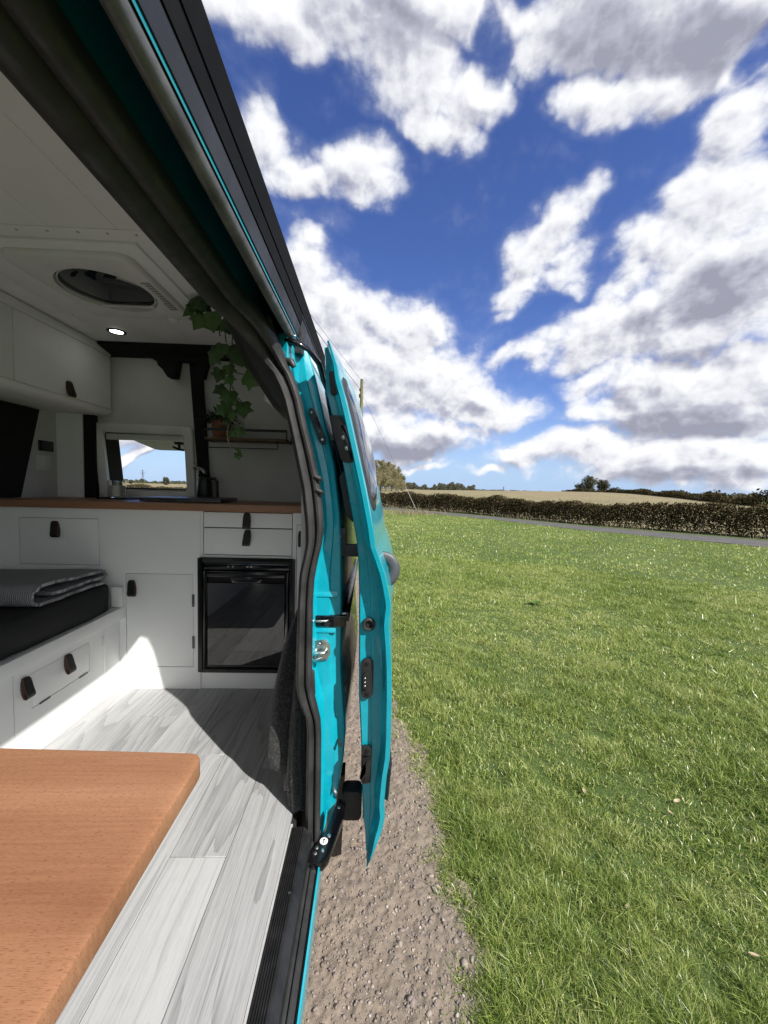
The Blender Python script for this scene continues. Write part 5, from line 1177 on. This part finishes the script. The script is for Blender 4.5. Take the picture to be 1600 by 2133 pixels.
# fridge
FG = thing('fridge', 'small black compressor fridge with mirror-dark door below the drawers', 'fridge', (-0.585, KY, 0.09))
mb = MB(); x0, x1, z0, z1 = FR; x0 += 0.001; x1 -= 0.001; z0 += 0.001; z1 -= 0.001
yb, yf = KY + 0.018, KY - 0.012
for b in ((x0, x0 + 0.022, yf, yb, z0, z1), (x1 - 0.022, x1, yf, yb, z0, z1), (x0 + 0.022, x1 - 0.022, yf, yb, z1 - 0.020, z1), (x0 + 0.022, x1 - 0.022, yf, yb, z0, z0 + 0.014)): mb.box(*b)
fr = mb.build('frame', 'black_plastic', FG, bevel=0.0015)
box_part('vent_panel', FG, 'gloss_black', (x0 + 0.026, x1 - 0.026, KY - 0.004, KY + 0.014, z1 - 0.056, z1 - 0.024), 0.002)
for x in (-0.672, -0.650, -0.582, -0.562): MB().lathe((x, KY - 0.0045, z1 - 0.040), [(0.0036, 0), (0.003, -0.0015), (0.001, -0.0018)], 10, axis='y').build('knob', 'steel', FG)
mb = MB(); dx0, dx1, dz0, dz1 = x0 + 0.028, x1 - 0.028, z0 + 0.018, z1 - 0.060
dy = KY - 0.006
mb.box(dx0, dx0 + 0.018, dy - 0.010, dy + 0.012, dz0, dz1); mb.box(dx1 - 0.018, dx1, dy - 0.010, dy + 0.012, dz0, dz1); mb.box(dx0 + 0.018, dx1 - 0.018, dy - 0.010, dy + 0.012, dz0, dz0 + 0.018); mb.box(dx0 + 0.018, dx1 - 0.018, dy - 0.010, dy + 0.012, dz1 - 0.028, dz1)
dr = mb.build('door', 'gloss_black', FG, bevel=0.001)
box_part('door_panel', dr, 'fridge_glass', (dx0 + 0.0185, dx1 - 0.0185, dy - 0.0065, dy + 0.006, dz0 + 0.0185, dz1 - 0.0585), 0)
box_part('handle_recess', dr, 'dark_gap', (dx0 + 0.0185, dx1 - 0.0185, dy + 0.004, dy + 0.009, dz1 - 0.058, dz1 - 0.0285), 0)
mb = MB(); mb.prism([(-0.665, dz1 - 0.0285), (-0.505, dz1 - 0.0285), (-0.520, dz1 - 0.0575), (-0.650, dz1 - 0.0575)], 'y', dy - 0.004, dy + 0.003); mb.build('latch_bridge', 'gloss_black', dr, bevel=0.001)
mb = MB()
for k in range(22): mb.box(x1 - 0.0205, x1 - 0.0075, yf - 0.0012, yf + 0.001, 0.40 + k * 0.0105, 0.4055 + k * 0.0105)
mb.build('vent_grille', 'gloss_black', fr)['kind'] = 'stuff'

# ------------------------------------------------------------------ bench, mattress, blanket
BX = -1.20
BU = thing('bench_unit', 'white bench bed base with drawers along the left wall of the van', 'bench', (-1.48, 0.4, 0))
BD = (1.325, 1.772, 0.004, 0.334); HT = (1.397, 1.685, 0.175, 0.304)
front_panel('front_panel', BU, 'white_paint', 'x', BX, (-0.98, 1.787, 0.0, 0.337), [BD])
bd = front_panel('cupboard_door', BU, 'white_paint', 'x', BX + 0.0004, (BD[0] + 0.0024, BD[1] - 0.0024, BD[2] + 0.002, BD[3] - 0.002), [HT])
strap(bd, 'x', BX, 1.368, 0.293, 0.0)
ht = board('hatch', BU, 'white_paint', 'x', BX, HT, 0.0, gap=0.0022); strap(ht, 'x', BX, 1.560, 0.291, 0.0)
for y in (1.452, 1.648): MB().box(BX - 0.004, BX + 0.003, y - 0.024, y + 0.024, 0.1725, 0.1785).build('hinge', 'grey_alu', ht, bevel=0.001)
for z in (0.275, 0.072): MB().box(BX - 0.004, BX + 0.0035, 1.766, 1.777, z - 0.022, z + 0.022).build('hinge', 'white_plastic', bd, bevel=0.001)
box_part('carcass', BU, 'dark_gap', (-1.752, BX - 0.0185, -0.98, 1.866, 0.002, 0.335), 0)
box_part('slat_deck', BU, 'white_paint', (-1.752, BX - 0.020, -0.98, 1.866, 0.3375, 0.388), 0.002)
rows = []
for y, dx, zt in [(-0.98, 0.012, 0.390)] + [(1.70, 0.012, 0.390), (1.74, 0.013, 0.391), (1.78, 0.016, 0.393), (1.82, 0.024, 0.397), (1.845, 0.033, 0.402), (1.868, 0.040, 0.406)]:
    rows.append([(BX - 0.018, y, 0.338), (BX + dx, y, 0.338 + (dx - 0.012) * 0.35), (BX + dx, y, zt), (BX - 0.018, y, zt)])
mb = MB(); mb.loft(rows); mb.build('top_rail', 'white_paint', BU, bevel=0.002)
rows = []
for z in (0.0, 0.3375): rows.append([(BX - 0.018, 1.789, z), (BX - 0.003, 1.789, z), (BX + 0.004, 1.82, z), (BX + 0.012, 1.868, z), (BX - 0.018, 1.868, z)])
mb = MB(); mb.loft(rows); mb.build('corner_post', 'white_paint', BU, bevel=0.001)
box_part('mattress_stop', BU, 'white_paint', (BX - 0.010, BX + 0.038, 1.846, 1.868, 0.4065, 0.502), 0.003)
mb = MB(); mb.box(-1.75, BX - 0.004, -0.97, 1.842, 0.3915, 0.522); ys_ = np.concatenate([[-0.97], np.linspace(-0.95, 1.82, 60), [1.842]]); rows = []
for y in ys_:
    ins_ = 0.012 if y in (-0.97, 1.842) else 0.0; sec = []
    x0_, x1_ = -1.75 + ins_, BX - 0.004 - ins_
    for k in range(5): a = R(-90 + 90 * k / 4 - 0); sec.append((x1_ - 0.02 + 0.02 * math.cos(a), 0.4115 + 0.02 * math.sin(a)))
    sec += [(x1_ + 0.004, 0.455), (x1_ + 0.003, 0.48)]
    for k in range(5): a = R(90 * k / 4); sec.append((x1_ - 0.02 + 0.02 * math.cos(a), 0.502 + 0.02 * math.sin(a)))
    for q in np.linspace(0.06, 1, 8): sec.append((x1_ + (x0_ - x1_) * q, 0.522))
    sec.append((x0_, 0.3915))
    rows.append([(px_ + (0.0035 * math.sin(y * 9 + pz_ * 30) + 0.002 * math.sin(y * 23)) * (px_ > BX - 0.03), y, pz_ + (0.003 * math.sin(y * 6 + px_ * 11) - 0.004 * math.exp(-((y - 1.62) / 0.2) ** 2)) * (pz_ > 0.5)) for px_, pz_ in sec])
mb = MB(); mb.loft(rows)
tag(mb.build('mattress', 'cushion', smooth=50), 'thin black mattress on the white bench', 'mattress')

mb = MB(); th = 0.0165; zb = 0.5235
cl_ = []                                     # folded throw: centre line in (y, z)
for k in range(9): cl_.append((1.815 - 0.335 * k / 8, zb + 0.009 + 0.002 * math.sin(k)))
for k in range(1, 8): a = R(-90 - 180 * k / 8); cl_.append((1.475 + 0.034 * math.cos(a), zb + 0.042 + 0.034 * math.sin(a)))
for k in range(9): cl_.append((1.485 + 0.330 * k / 8, zb + 0.075 - 0.016 * k / 8 + 0.002 * math.sin(k * 1.3)))
for k in range(1, 6): a = R(90 - 180 * k / 6); cl_.append((1.820 + 0.012 * math.cos(a), zb + 0.0465 + 0.012 * math.sin(a)))
for k in range(8): cl_.append((1.810 - 0.285 * k / 7, zb + 0.034 + 0.006 * k / 7))
rows = []
for ix in range(15):
    q = ix / 14; x = -1.735 + (BX - 0.022 + 1.735) * q; ring = []; n = len(cl_)
    up_, dn_ = [], []
    for k, (y, z) in enumerate(cl_):
        pa, pb = cl_[max(0, k - 1)], cl_[min(n - 1, k + 1)]; t = Vector((pb[0] - pa[0], pb[1] - pa[1])).normalized(); nn = Vector((-t.y, t.x))
        jx = 0.006 * math.sin(k * 0.9 + 1) + 0.004 * math.sin(k * 2.3) if ix == 14 else 0
        sag = 0.004 * math.sin(q * 5 + k * 0.15); hfac = 0.46 if ix not in (0, 14) else 0.36
        up_.append((x + jx, y + nn.x * th * hfac, z + nn.y * th * hfac + (sag if z > zb + 0.02 else 0))); dn_.append((x + jx, y - nn.x * th * hfac, z - nn.y * th * hfac + (sag if z > zb + 0.02 else 0)))
    rows.append(up_ + dn_[::-1])
mb.loft(rows, cap=False)
n2 = len(rows[0]); o0 = 14 * n2; half = n2 // 2
mb.f += [(o0 + i, o0 + i + 1, o0 + n2 - 2 - i, o0 + n2 - 1 - i) for i in range(half - 1)]; mb.m += [0] * (half - 1)
tag(mb.build('folded_blanket', 'knit', smooth=60), 'folded grey ribbed knit blanket lying on the black mattress', 'blanket')

# ------------------------------------------------------------------ overhead cupboards
OX = -1.465
OC = thing('overhead_cabinet', 'long white overhead cabinet along the left wall under the ceiling', 'cabinet', (-1.6, 1.3, 1.37))
mb = MB(); mb.prism([(-1.758, 1.735), (OX, 1.735), (OX, 1.6945), (OX - 0.016, 1.6945), (OX - 0.016, 1.40), (-1.758, 1.40)], 'y', -0.95, RY - 0.028); mb.build('carcass', 'white_paint', OC, bevel=0.001)
mb = MB(); mb.prism([(OX - 0.0155, 1.3995), (OX + 0.002, 1.3995), (OX - 0.004, 1.385), (OX - 0.022, 1.372), (OX - 0.06, 1.366), (-1.758, 1.372), (-1.758, 1.3995)], 'y', -0.95, RY - 0.028); mb.build('bottom_moulding', 'white_paint', OC, smooth=60)
ycut = [-0.95, 0.25, 1.672, RY - 0.034]
for a, b in zip(ycut[:-1], ycut[1:]):
    d = board('door', OC, 'white_paint', 'x', OX, (a, b, 1.4, 1.6935), 0.0, th=0.0155, gap=0.0022); strap(d, 'x', OX, 1.955 if b > 2 else (a + b) / 2, 1.462, 0.1)
RC = thing('overhead_cabinet', 'small white overhead cabinet on the right wall beside the hanging ivy', 'cabinet', (-0.38, 2.0, 1.37))
mb = MB(); mb.prism([(-0.476, 1.372), (-0.225, 1.372), (-0.225, 1.389), (-0.34, 1.389), (-0.412, 1.45), (-0.440, CE - 0.002), (-0.476, CE - 0.002)], 'y', 1.756, RY - 0.002); mb.build('carcass', 'white_paint', RC, bevel=0.001)
mb = MB(); mb.prism([(-0.452, 1.380), (-0.230, 1.380), (-0.345, 1.396), (-0.418, 1.456), (-0.444, 1.72), (-0.452, 1.72)], 'y', 1.745, 1.7555); mb.build('side_panel', 'white_paint', RC)

# ------------------------------------------------------------------ table
TB = thing('table', 'beech camper table with a rounded corner standing in the doorway', 'table', (-0.62, 0.12, 0))
pr = corner_path([(-0.42, -0.52), (0.364, -0.52), (0.364, 0.475), (-0.42, 0.505)], 0.024, 7)
mb = MB(); mb.loft([[(p[0], p[1], -0.028) for p in pr], [(p[0], p[1], 0.0) for p in pr]]); mb.build('table_top', 'beech', TB, bevel=0.0022, loc=(-0.612, 0.114, 0.582))
mb = MB(); mb.lathe((-0.66, 0.1, 0.0), [(0.11, 0.0005), (0.11, 0.008), (0.035, 0.02), (0.030, 0.03), (0.030, 0.535), (0.09, 0.54), (0.09, 0.5535)], 24); mb.build('pedestal', 'grey_alu', TB, smooth=40)

# ------------------------------------------------------------------ roof fan and downlight
RF = thing('roof_fan', 'white square roof vent fan with dark round opening in the ceiling', 'roof fan', (-0.99, 1.55, CE))
mb = MB(); mb.box(-1.225, -0.742, 1.2745, 1.800, CE - 0.010, CE - 0.0005)
fx, fy = -1.005, 1.553; a0 = (-1.208, -0.793, 1.318, 1.788)
def rrect(x0, x1, y0, y1, r, n=6, side=0):
    out = []
    cs = ((x1 - r, y1 - r, 0), (x0 + r, y1 - r, 90), (x0 + r, y0 + r, 180), (x1 - r, y0 + r, 270))
    for i, (cx, cy, s) in enumerate(cs):
        for k in range(n + 1): a = R(s + 90 * k / n); out.append((cx + r * math.cos(a), cy + r * math.sin(a)))
        nx_, ny_, ns = cs[(i + 1) % 4]; e_ = (nx_ + r * math.cos(R(s + 90)), ny_ + r * math.sin(R(s + 90))); p_ = out[-1]
        for k in range(1, side + 1): out.append((p_[0] + (e_[0] - p_[0]) * k / (side + 1), p_[1] + (e_[1] - p_[1]) * k / (side + 1)))
    return out
mb.build('flange', 'ceiling_board', RF, bevel=0.001)
outer = rrect(*a0, 0.045, side=9); nO = len(outer)
def circ(r): return [(fx + r * math.cos(math.atan2(p[1] - fy, p[0] - fx)), fy + r * 1.02 * math.sin(math.atan2(p[1] - fy, p[0] - fx))) for p in outer]
def ins(k): return [(fx + (p[0] - fx) * k, fy + (p[1] - fy) * k) for p in outer]
L_ = lambda pts, z: [(p[0], p[1], z) for p in pts]
mb = MB(); mb.loft([L_(outer, CE - 0.0105), L_(outer, CE - 0.020), L_(ins(0.985), CE - 0.027), L_(ins(0.94), CE - 0.0305), L_(circ(0.168), CE - 0.0315), L_(circ(0.160), CE - 0.0295), L_(circ(0.158), CE + 0.0)], cap=False); bz = mb.build('bezel', 'white_plastic', RF, smooth=50)
mb = MB(); mb.lathe((fx, fy, CE - 0.0102), [(0.158, 0), (0.158, 0.0006)], 32); mb.build('dark_opening', 'gloss_black', RF)
mb = MB(); mb.lathe((fx, fy, CE - 0.0112), [(0.157, 0), (0.150, -0.0015), (0.11, -0.0035), (0.05, -0.0045), (0.002, -0.0048)], 40); mb.build('smoked_dome', 'tinted_glass', RF, smooth=60)
mb = MB()
ring = []
for k in range(41):
    a = k * 2 * math.pi / 40; ring.append((fx + 0.151 * math.cos(a), fy + 0.153 * math.sin(a), CE - 0.021))
mb.tube(ring, 0.003, 6); mb.build('opening_ring', 'white_plastic', RF, smooth=60)
mb = MB(); mb.box(-1.125, -0.905, 1.672, 1.690, CE - 0.0245, CE - 0.0195); mb.build('screen_bar', 'white_plastic', RF, bevel=0.002)
mb = MB()
for i in range(4):
    for j in range(12): mb.box(-0.838 + i * 0.0085, -0.8335 + i * 0.0085, 1.462 + j * 0.0185 , 1.4765 + j * 0.0185, CE - 0.0312, CE - 0.0296)
mb.build('vent_slots', 'dark_gap', RF)['kind'] = 'stuff'
mb = MB(); mb.lathe((-0.872, 1.768, CE - 0.029), [(0.022, 0), (0.022, -0.009), (0.018, -0.013), (0.005, -0.0135)], 20); kn = mb.build('knob', 'white_plastic', RF, smooth=40)
mb = MB(); mb.box(-0.889, -0.855, 1.7655, 1.7705, CE - 0.0455, CE - 0.0420); mb.build('knob_grip', 'white_plastic', kn)
DL = thing('downlight', 'lit round ceiling downlight with a black ring in front of the rear header', 'light', (-1.27, 2.018, CE))
MB().lathe((-1.272, 2.018, CE - 0.0003), [(0.043, 0), (0.0425, -0.003), (0.040, -0.0042), (0.031, -0.0042), (0.029, -0.0025), (0.029, 0.0)], 40).build('ring', 'black_plastic', DL, smooth=45)
MB().lathe((-1.272, 2.018, CE - 0.0003), [(0.0288, 0), (0.0288, -0.0022), (0.01, -0.0028)], 32).build('lens', 'lamp_glow', DL, smooth=60)

# ------------------------------------------------------------------ small things on walls and worktop
WT = 0.905 + 0.0003
mb = MB(); mb.box(-1.7598, -1.751, 2.132, 2.226, 1.152, 1.208); tag(mb.build('control_panel', 'gloss_black', bevel=0.003), 'small black control panel on the left wall above the worktop', 'control panel')
t = thing('light_switch', 'white square switch plate on the wall below the black control panel', 'switch', (-1.755, 2.15, 1.09)); box_part('plate', t, 'white_plastic', (-1.7598, -1.752, 2.118, 2.206, 1.050, 1.130), 0.003); box_part('rocker', t, 'white_plastic', (-1.7520, -1.7485, 2.145, 2.180, 1.065, 1.115), 0.001)
mb = MB(); mb.add([(-1.7585, 1.35, 0.908), (-1.7585, 2.010, 0.908), (-1.7585, 2.135, 1.366), (-1.7585, 1.35, 1.366)], [(0, 1, 2, 3)]); v0 = list(mb.v); mb = MB(); mb.loft([v0, [(p[0] + 0.012, p[1], p[2]) for p in v0]]); tag(mb.build('window_blind', 'black_carpet', bevel=0.003), 'black blackout blind over the left side window', 'blind')
# jar candle on a black coaster
mb = MB(); mb.prism(rrect(-1.452, -1.268, 2.105, 2.235, 0.01), 'z', WT, WT + 0.008); tag(mb.build('coaster', 'black_plastic', bevel=0.001), 'thin black mat under the glass candle on the worktop', 'mat')
t = thing('candle', 'glass jar candle standing on the black mat before the rear window', 'candle', (-1.375, 2.165, WT + 0.008))
zc_ = WT + 0.0083; MB().lathe((-1.375, 2.165, zc_), [(0.040, 0), (0.043, 0.003), (0.043, 0.090), (0.040, 0.090), (0.040, 0.008), (0.003, 0.008)], 32).build('jar', 'glass', t, smooth=40)
MB().lathe((-1.375, 2.165, zc_ + 0.0085), [(0.0395, 0), (0.0395, 0.055), (0.002, 0.057)], 28).build('wax', 'wax', t, smooth=40); MB().tube([(-1.375, 2.165, zc_ + 0.064), (-1.374, 2.165, zc_ + 0.076)], 0.001, 6).build('wick', 'black_plastic', t)
# closed laptop
t = thing('laptop', 'closed grey laptop lying flat on the beech worktop', 'laptop', (-0.95, 2.03, WT))
pr = corner_path([(-1.135, 1.945), (-0.735, 1.945), (-0.735, 2.185), (-1.135, 2.185)], 0.012)
mb = MB(); mb.loft([[(p[0] * 1.0, p[1], WT + 0.002) for p in pr], [(p[0], p[1], WT + 0.013) for p in pr]]); mb.build('base', 'grey_alu', t, bevel=0.0015)
mb = MB(); mb.loft([[(p[0], p[1], WT + 0.0138) for p in pr], [(p[0], p[1], WT + 0.0205) for p in pr]]); mb.build('lid', 'grey_alu', t, bevel=0.002)
MB().box(-1.035, -0.955, 1.9437, 1.9447, WT + 0.0095, WT + 0.0137).build('finger_notch', 'black_plastic', t)
# tap and jug
t = thing('tap', 'slim chrome tap behind the laptop on the worktop', 'tap', (-0.975, 2.235, WT))
MB().lathe((-0.975, 2.235, WT), [(0.022, 0), (0.022, 0.012), (0.008, 0.016), (0.007, 0.17), (0.006, 0.172)], 20).build('body', 'steel', t, smooth=40)
MB().tube([(-0.995, 2.235, 0.905 + 0.185), (-0.965, 2.225, 0.905 + 0.178), (-0.93, 2.20, 0.905 + 0.172), (-0.905, 2.17, 0.905 + 0.15)], [0.010, 0.011, 0.009, 0.008], 10).build('spout', 'steel', t, smooth=60)
MB().tube([(-0.985, 2.235, 0.905 + 0.19), (-1.005, 2.23, 0.905 + 0.205)], 0.004, 8).build('lever', 'steel', t, smooth=60)
t = thing('jug', 'black lidded jug with a square handle beside the chrome tap', 'jug', (-0.92, 2.215, WT))
MB().lathe((-0.925, 2.21, WT), [(0.040, 0), (0.042, 0.004), (0.036, 0.10), (0.031, 0.125), (0.026, 0.132), (0.004, 0.136)], 24).build('body', 'black_plastic', t, smooth=40)
MB().tube([(-0.895, 2.19, 0.905 + 0.124), (-0.862, 2.19, 0.905 + 0.122), (-0.850, 2.19, 0.905 + 0.108), (-0.846, 2.19, 0.905 + 0.008), (-0.888, 2.19, 0.905 + 0.006)], 0.0085, 8).build('handle', 'black_plastic', t, smooth=50)

# ------------------------------------------------------------------ wire shelf, pot plant, hanging ivy
SH = thing('wall_shelf', 'narrow black metal wall shelf with a wood board and hanging rail', 'shelf', (-0.71, 2.25, 1.25))
mb = MB(); sy0, sy1 = 2.165, RY - 0.001
mb.box(-0.905, -0.468, sy0, sy1, 1.241, 1.2535); mb.build('shelf_board', 'shelf_wood', SH, bevel=0.001)
mb = MB(); mb.box(-0.905, -0.462, sy0 - 0.006, sy0 - 0.0005, 1.288, 1.302); mb.build('front_rail', 'black_plastic', SH)
for x in (-0.909, -0.4675):
    mb = MB(); mb.box(x, x + 0.0045, sy0 - 0.005, sy1, 1.236, 1.2425); mb.box(x, x + 0.0045, sy0 - 0.005, sy0 + 0.008, 1.2425, 1.292); mb.box(x, x + 0.0045, sy1 - 0.012, sy1, 1.2425, 1.31); mb.build('bracket', 'black_plastic', SH)
mb = MB(); mb.tube([(-0.893, sy0 + 0.01, 1.242), (-0.893, sy0 + 0.01, 1.203), (-0.887, sy0 + 0.01, 1.199), (-0.520, sy0 + 0.01, 1.199), (-0.515, sy0 + 0.01, 1.203), (-0.515, sy0 + 0.01, 1.242)], 0.003, 8); mb.build('towel_bar', 'black_plastic', SH, smooth=50)
PP = thing('potted_plant', 'small dark bushy plant in a patterned terracotta pot on the shelf', 'plant', (-0.842, 2.225, 1.254))
MB().lathe((-0.842, 2.228, 1.2535), [(0.040, 0), (0.043, 0.004), (0.053, 0.095), (0.055, 0.104), (0.050, 0.104), (0.047, 0.088), (0.003, 0.086)], 28).build('pot', 'terracotta_pot', PP, smooth=45)
g = np.random.default_rng(5); mb = MB(); rn = []
for k in range(260):
    az = g.uniform(0, 6.283); el = g.uniform(0.15, 1.5); ln = g.uniform(0.05, 0.125); d = Vector((math.cos(az) * math.cos(el), math.sin(az) * math.cos(el), math.sin(el)))
    b = Vector((-0.842, 2.222, 1.345)) + Vector((d.x * 0.03, d.y * 0.02, 0)); s = d.cross(Vector((0, 0, 1))).normalized() * 0.0035; mid = b + d * ln * 0.6; tip = b + d * ln - Vector((0, 0, ln * 0.2))
    if tip.y > RY - 0.01: continue
    n0 = len(mb.f); mb.add([b - s * 0.5, b + s * 0.5, mid + s, mid - s, tip], [(0, 1, 2, 3), (3, 2, 4)])
    for q in range(4):
        c = b.lerp(tip, 0.35 + 0.16 * q); e_ = Vector(g.normal(size=3)).normalized() * 0.016; f_ = e_.cross(d).normalized() * 0.004; mb.add([c, c + e_ * 0.5 + f_, c + e_, c + e_ * 0.5 - f_], [(0, 1, 2, 3)])
    rn += [g.random()] * (len(mb.f) - n0)
mb.build('foliage', 'herb_leaf', PP, rnd=rn)['kind'] = 'stuff'

IV = thing('hanging_ivy', 'trailing green ivy hanging from the ceiling behind the door header', 'plant', (-0.58, 1.60, 1.70))
LEAF = [(0, 0.0), (0.30, -0.10), (0.52, 0.06), (0.40, 0.30), (0.62, 0.52), (0.30, 0.62), (0.0, 1.0), (-0.30, 0.62), (-0.62, 0.52), (-0.40, 0.30), (-0.52, 0.06), (-0.30, -0.10)]
def ivy_leaf(c, size, roll, tilt, turn, pale=False):
    """five-lobed leaf hanging from c: roll in the picture plane, folded along its midrib"""
    M_ = Matrix.Rotation(turn, 4, 'Z') @ Matrix.Rotation(tilt, 4, 'X') @ Matrix.Rotation(roll, 4, 'Y')
    mb = MB(); vs = [Vector((0, -0.08, 0.35))] + [Vector((x, 0.34 * abs(x) + 0.30 * (y - 0.3) ** 2, y)) for x, y in LEAF]
    vs = [Vector(c) + (M_ @ (Vector((v.x, v.y, -v.z)) * size)) for v in vs]
    mb.add(vs, [(0, i, i % 12 + 1) for i in range(1, 13)])
    return mb.build('leaf', 'ivy_leaf', IV, rnd=[random.random() * (0.9 if not pale else 0.3) + (0 if not pale else 0.7)] * 12)
IVY = [  # x, y, z of the stalk end, size, roll
    (-0.735, 1.66, 1.795, .085, 0.9), (-0.700, 1.60, 1.760, .090, -0.5), (-0.680, 1.63, 1.772, .085, 0.3), (-0.660, 1.58, 1.775, .070, -0.9), (-0.715, 1.62, 1.718, .050, 0.4),
    (-0.668, 1.60, 1.668, .090, 0.5), (-0.632, 1.57, 1.664, .088, -0.1), (-0.600, 1.60, 1.650, .080, -0.4), (-0.585, 1.56, 1.625, .060, -0.8),
    (-0.625, 1.60, 1.530, .075, 0.7), (-0.592, 1.57, 1.545, .065, 0.2), (-0.560, 1.60, 1.555, .085, -0.3), (-0.545, 1.56, 1.520, .080, -0.5), (-0.500, 1.58, 1.520, .085, -0.2),
    (-0.600, 1.58, 1.450, .060, 0.3), (-0.575, 1.59, 1.470, .055, -0.2), (-0.505, 1.57, 1.430, .085, -1.0), (-0.565, 1.56, 1.420, .050, -0.5),
    (-0.585, 1.58, 1.385, .060, 1.0), (-0.560, 1.57, 1.365, .070, 0.1), (-0.575, 1.59, 1.335, .060, 0.6), (-0.515, 1.58, 1.325, .072, -0.1), (-0.575, 1.58, 1.300, .055, 1.0),
    (-0.558, 1.57, 1.285, .050, 0.2), (-0.520, 1.57, 1.225, .045, 0.1), (-0.548, 1.58, 1.215, .040, 0.5), (-0.560, 1.56, 1.250, .035, 0.9)]
for (x, y, z, s, rl_) in IVY: ivy_leaf((x, y, min(z, 1.735)), s * 0.92, rl_, random.uniform(-0.5, 0.25), random.uniform(-0.5, 0.5))
ivy_leaf((-0.530, 1.57, 1.125), 0.032, -0.2, 0.1, 0.1, True); ivy_leaf((-0.536, 1.57, 1.13), 0.022, -1.9, 0.1, 0.3, True)
mb = MB()
for path in ([(-0.56, 1.60, 1.74), (-0.555, 1.59, 1.60), (-0.560, 1.58, 1.45), (-0.562, 1.58, 1.35), (-0.565, 1.58, 1.26)], [(-0.60, 1.61, 1.74), (-0.595, 1.60, 1.66), (-0.585, 1.60, 1.56)], [(-0.62, 1.60, 1.74), (-0.617, 1.59, 1.68), (-0.605, 1.59, 1.58)], [(-0.67, 1.61, 1.735), (-0.69, 1.61, 1.715), (-0.685, 1.60, 1.665)],
             [(-0.558, 1.58, 1.47), (-0.535, 1.57, 1.435), (-0.505, 1.57, 1.43)], [(-0.56, 1.58, 1.40), (-0.54, 1.575, 1.35), (-0.515, 1.58, 1.325)]): mb.tube(path, 0.0022, 6)
mb.build('stem', 'ivy_stem', IV, smooth=60)
mb = MB(); mb.tube([(-0.565, 1.58, 1.26), (-0.570, 1.57, 1.20), (-0.562, 1.57, 1.15), (-0.545, 1.57, 1.132), (-0.530, 1.57, 1.128)], 0.0018, 6); mb.tube([(-0.566, 1.58, 1.29), (-0.55, 1.57, 1.25), (-0.525, 1.57, 1.235)], 0.0014, 6); mb.build('stem_tip', 'ivy_stem_pale', IV, smooth=60)

# ------------------------------------------------------------------ charcoal felt curtain gathered at the pillar foot
CU = thing('felt_curtain', 'charcoal felt curtain bundled at the foot of the door pillar', 'curtain', (-0.25, 1.2, 0))
def drape(name, levels, seed, n=36):
    g = np.random.default_rng(seed); ph = g.uniform(0, 6.283, 4); rows = []
    for (z, cx, cy, rx, ry) in levels:
        row = []
        for k in range(n):
            a = 2 * math.pi * k / n
            w = 1 + 0.10 * math.sin(3 * a + ph[0] + z * 2) + 0.07 * math.sin(5 * a + ph[1] - z * 4) + 0.03 * math.sin(9 * a + ph[2])
            row.append((cx + rx * w * math.cos(a), cy + ry * w * math.sin(a), z + 0.006 * math.sin(4 * a + ph[3])))
        rows.append(row)
    mb = MB(); mb.loft(rows); return mb.build(name, 'felt', CU, smooth=70)
drape('drape', [(0.085, -0.262, 1.235, 0.028, 0.030), (0.092, -0.262, 1.235, 0.046, 0.045), (0.16, -0.264, 1.235, 0.052, 0.050), (0.28, -0.258, 1.235, 0.050, 0.050), (0.40, -0.246, 1.232, 0.042, 0.046), (0.50, -0.232, 1.230, 0.032, 0.040), (0.58, -0.214, 1.225, 0.020, 0.030), (0.62, -0.208, 1.222, 0.008, 0.012)], 3)
drape('lining_fold', [(0.003, -0.202, 1.165, 0.020, 0.020), (0.010, -0.203, 1.165, 0.030, 0.030), (0.08, -0.208, 1.170, 0.032, 0.032), (0.20, -0.212, 1.172, 0.024, 0.028), (0.33, -0.208, 1.172, 0.019, 0.025), (0.45, -0.204, 1.172, 0.012, 0.018), (0.50, -0.204, 1.172, 0.004, 0.006)], 4)
fz = []; g = np.random.default_rng(8)
for ob in [c for c in CU.children]:
    me = ob.data; nv = np.array([v.co[:] for v in me.vertices]); nn = np.array([v.normal[:] for v in me.vertices]); pl = np.array([f.vertices[:] for f in me.polygons if len(f.vertices) == 4])
    k = g.integers(0, len(pl), 15000); w4 = g.dirichlet((1, 1, 1, 1), len(k))[..., None]
    b = (nv[pl[k]] * w4).sum(1); d = (nn[pl[k]] * w4).sum(1) + g.normal(0, 0.8, (len(k), 3)); d /= np.linalg.norm(d, axis=1)[:, None]
    sd_ = np.cross(d, g.normal(size=d.shape)); sd_ /= np.linalg.norm(sd_, axis=1)[:, None]; ln = g.uniform(0.002, 0.007, (len(k), 1))
    fz.append(np.stack([b - sd_ * 0.0005, b + sd_ * 0.0005, b + d * ln], 1).reshape(-1, 3))
fz = np.concatenate(fz); fo = link('felt_fuzz', fastmesh('felt_fuzz', fz, np.arange(len(fz)), 3, 'felt_fibre'), CU); fo['kind'] = 'stuff'
mb = MB(); mb.tube([(-0.236, 1.176, 0.125), (-0.238, 1.170, 0.09), (-0.243, 1.172, 0.055), (-0.244, 1.178, 0.038)], [0.004, 0.007, 0.008, 0.003], 8, flat=(0.5, 1)); mb.build('toggle', 'gloss_black', CU, smooth=60)
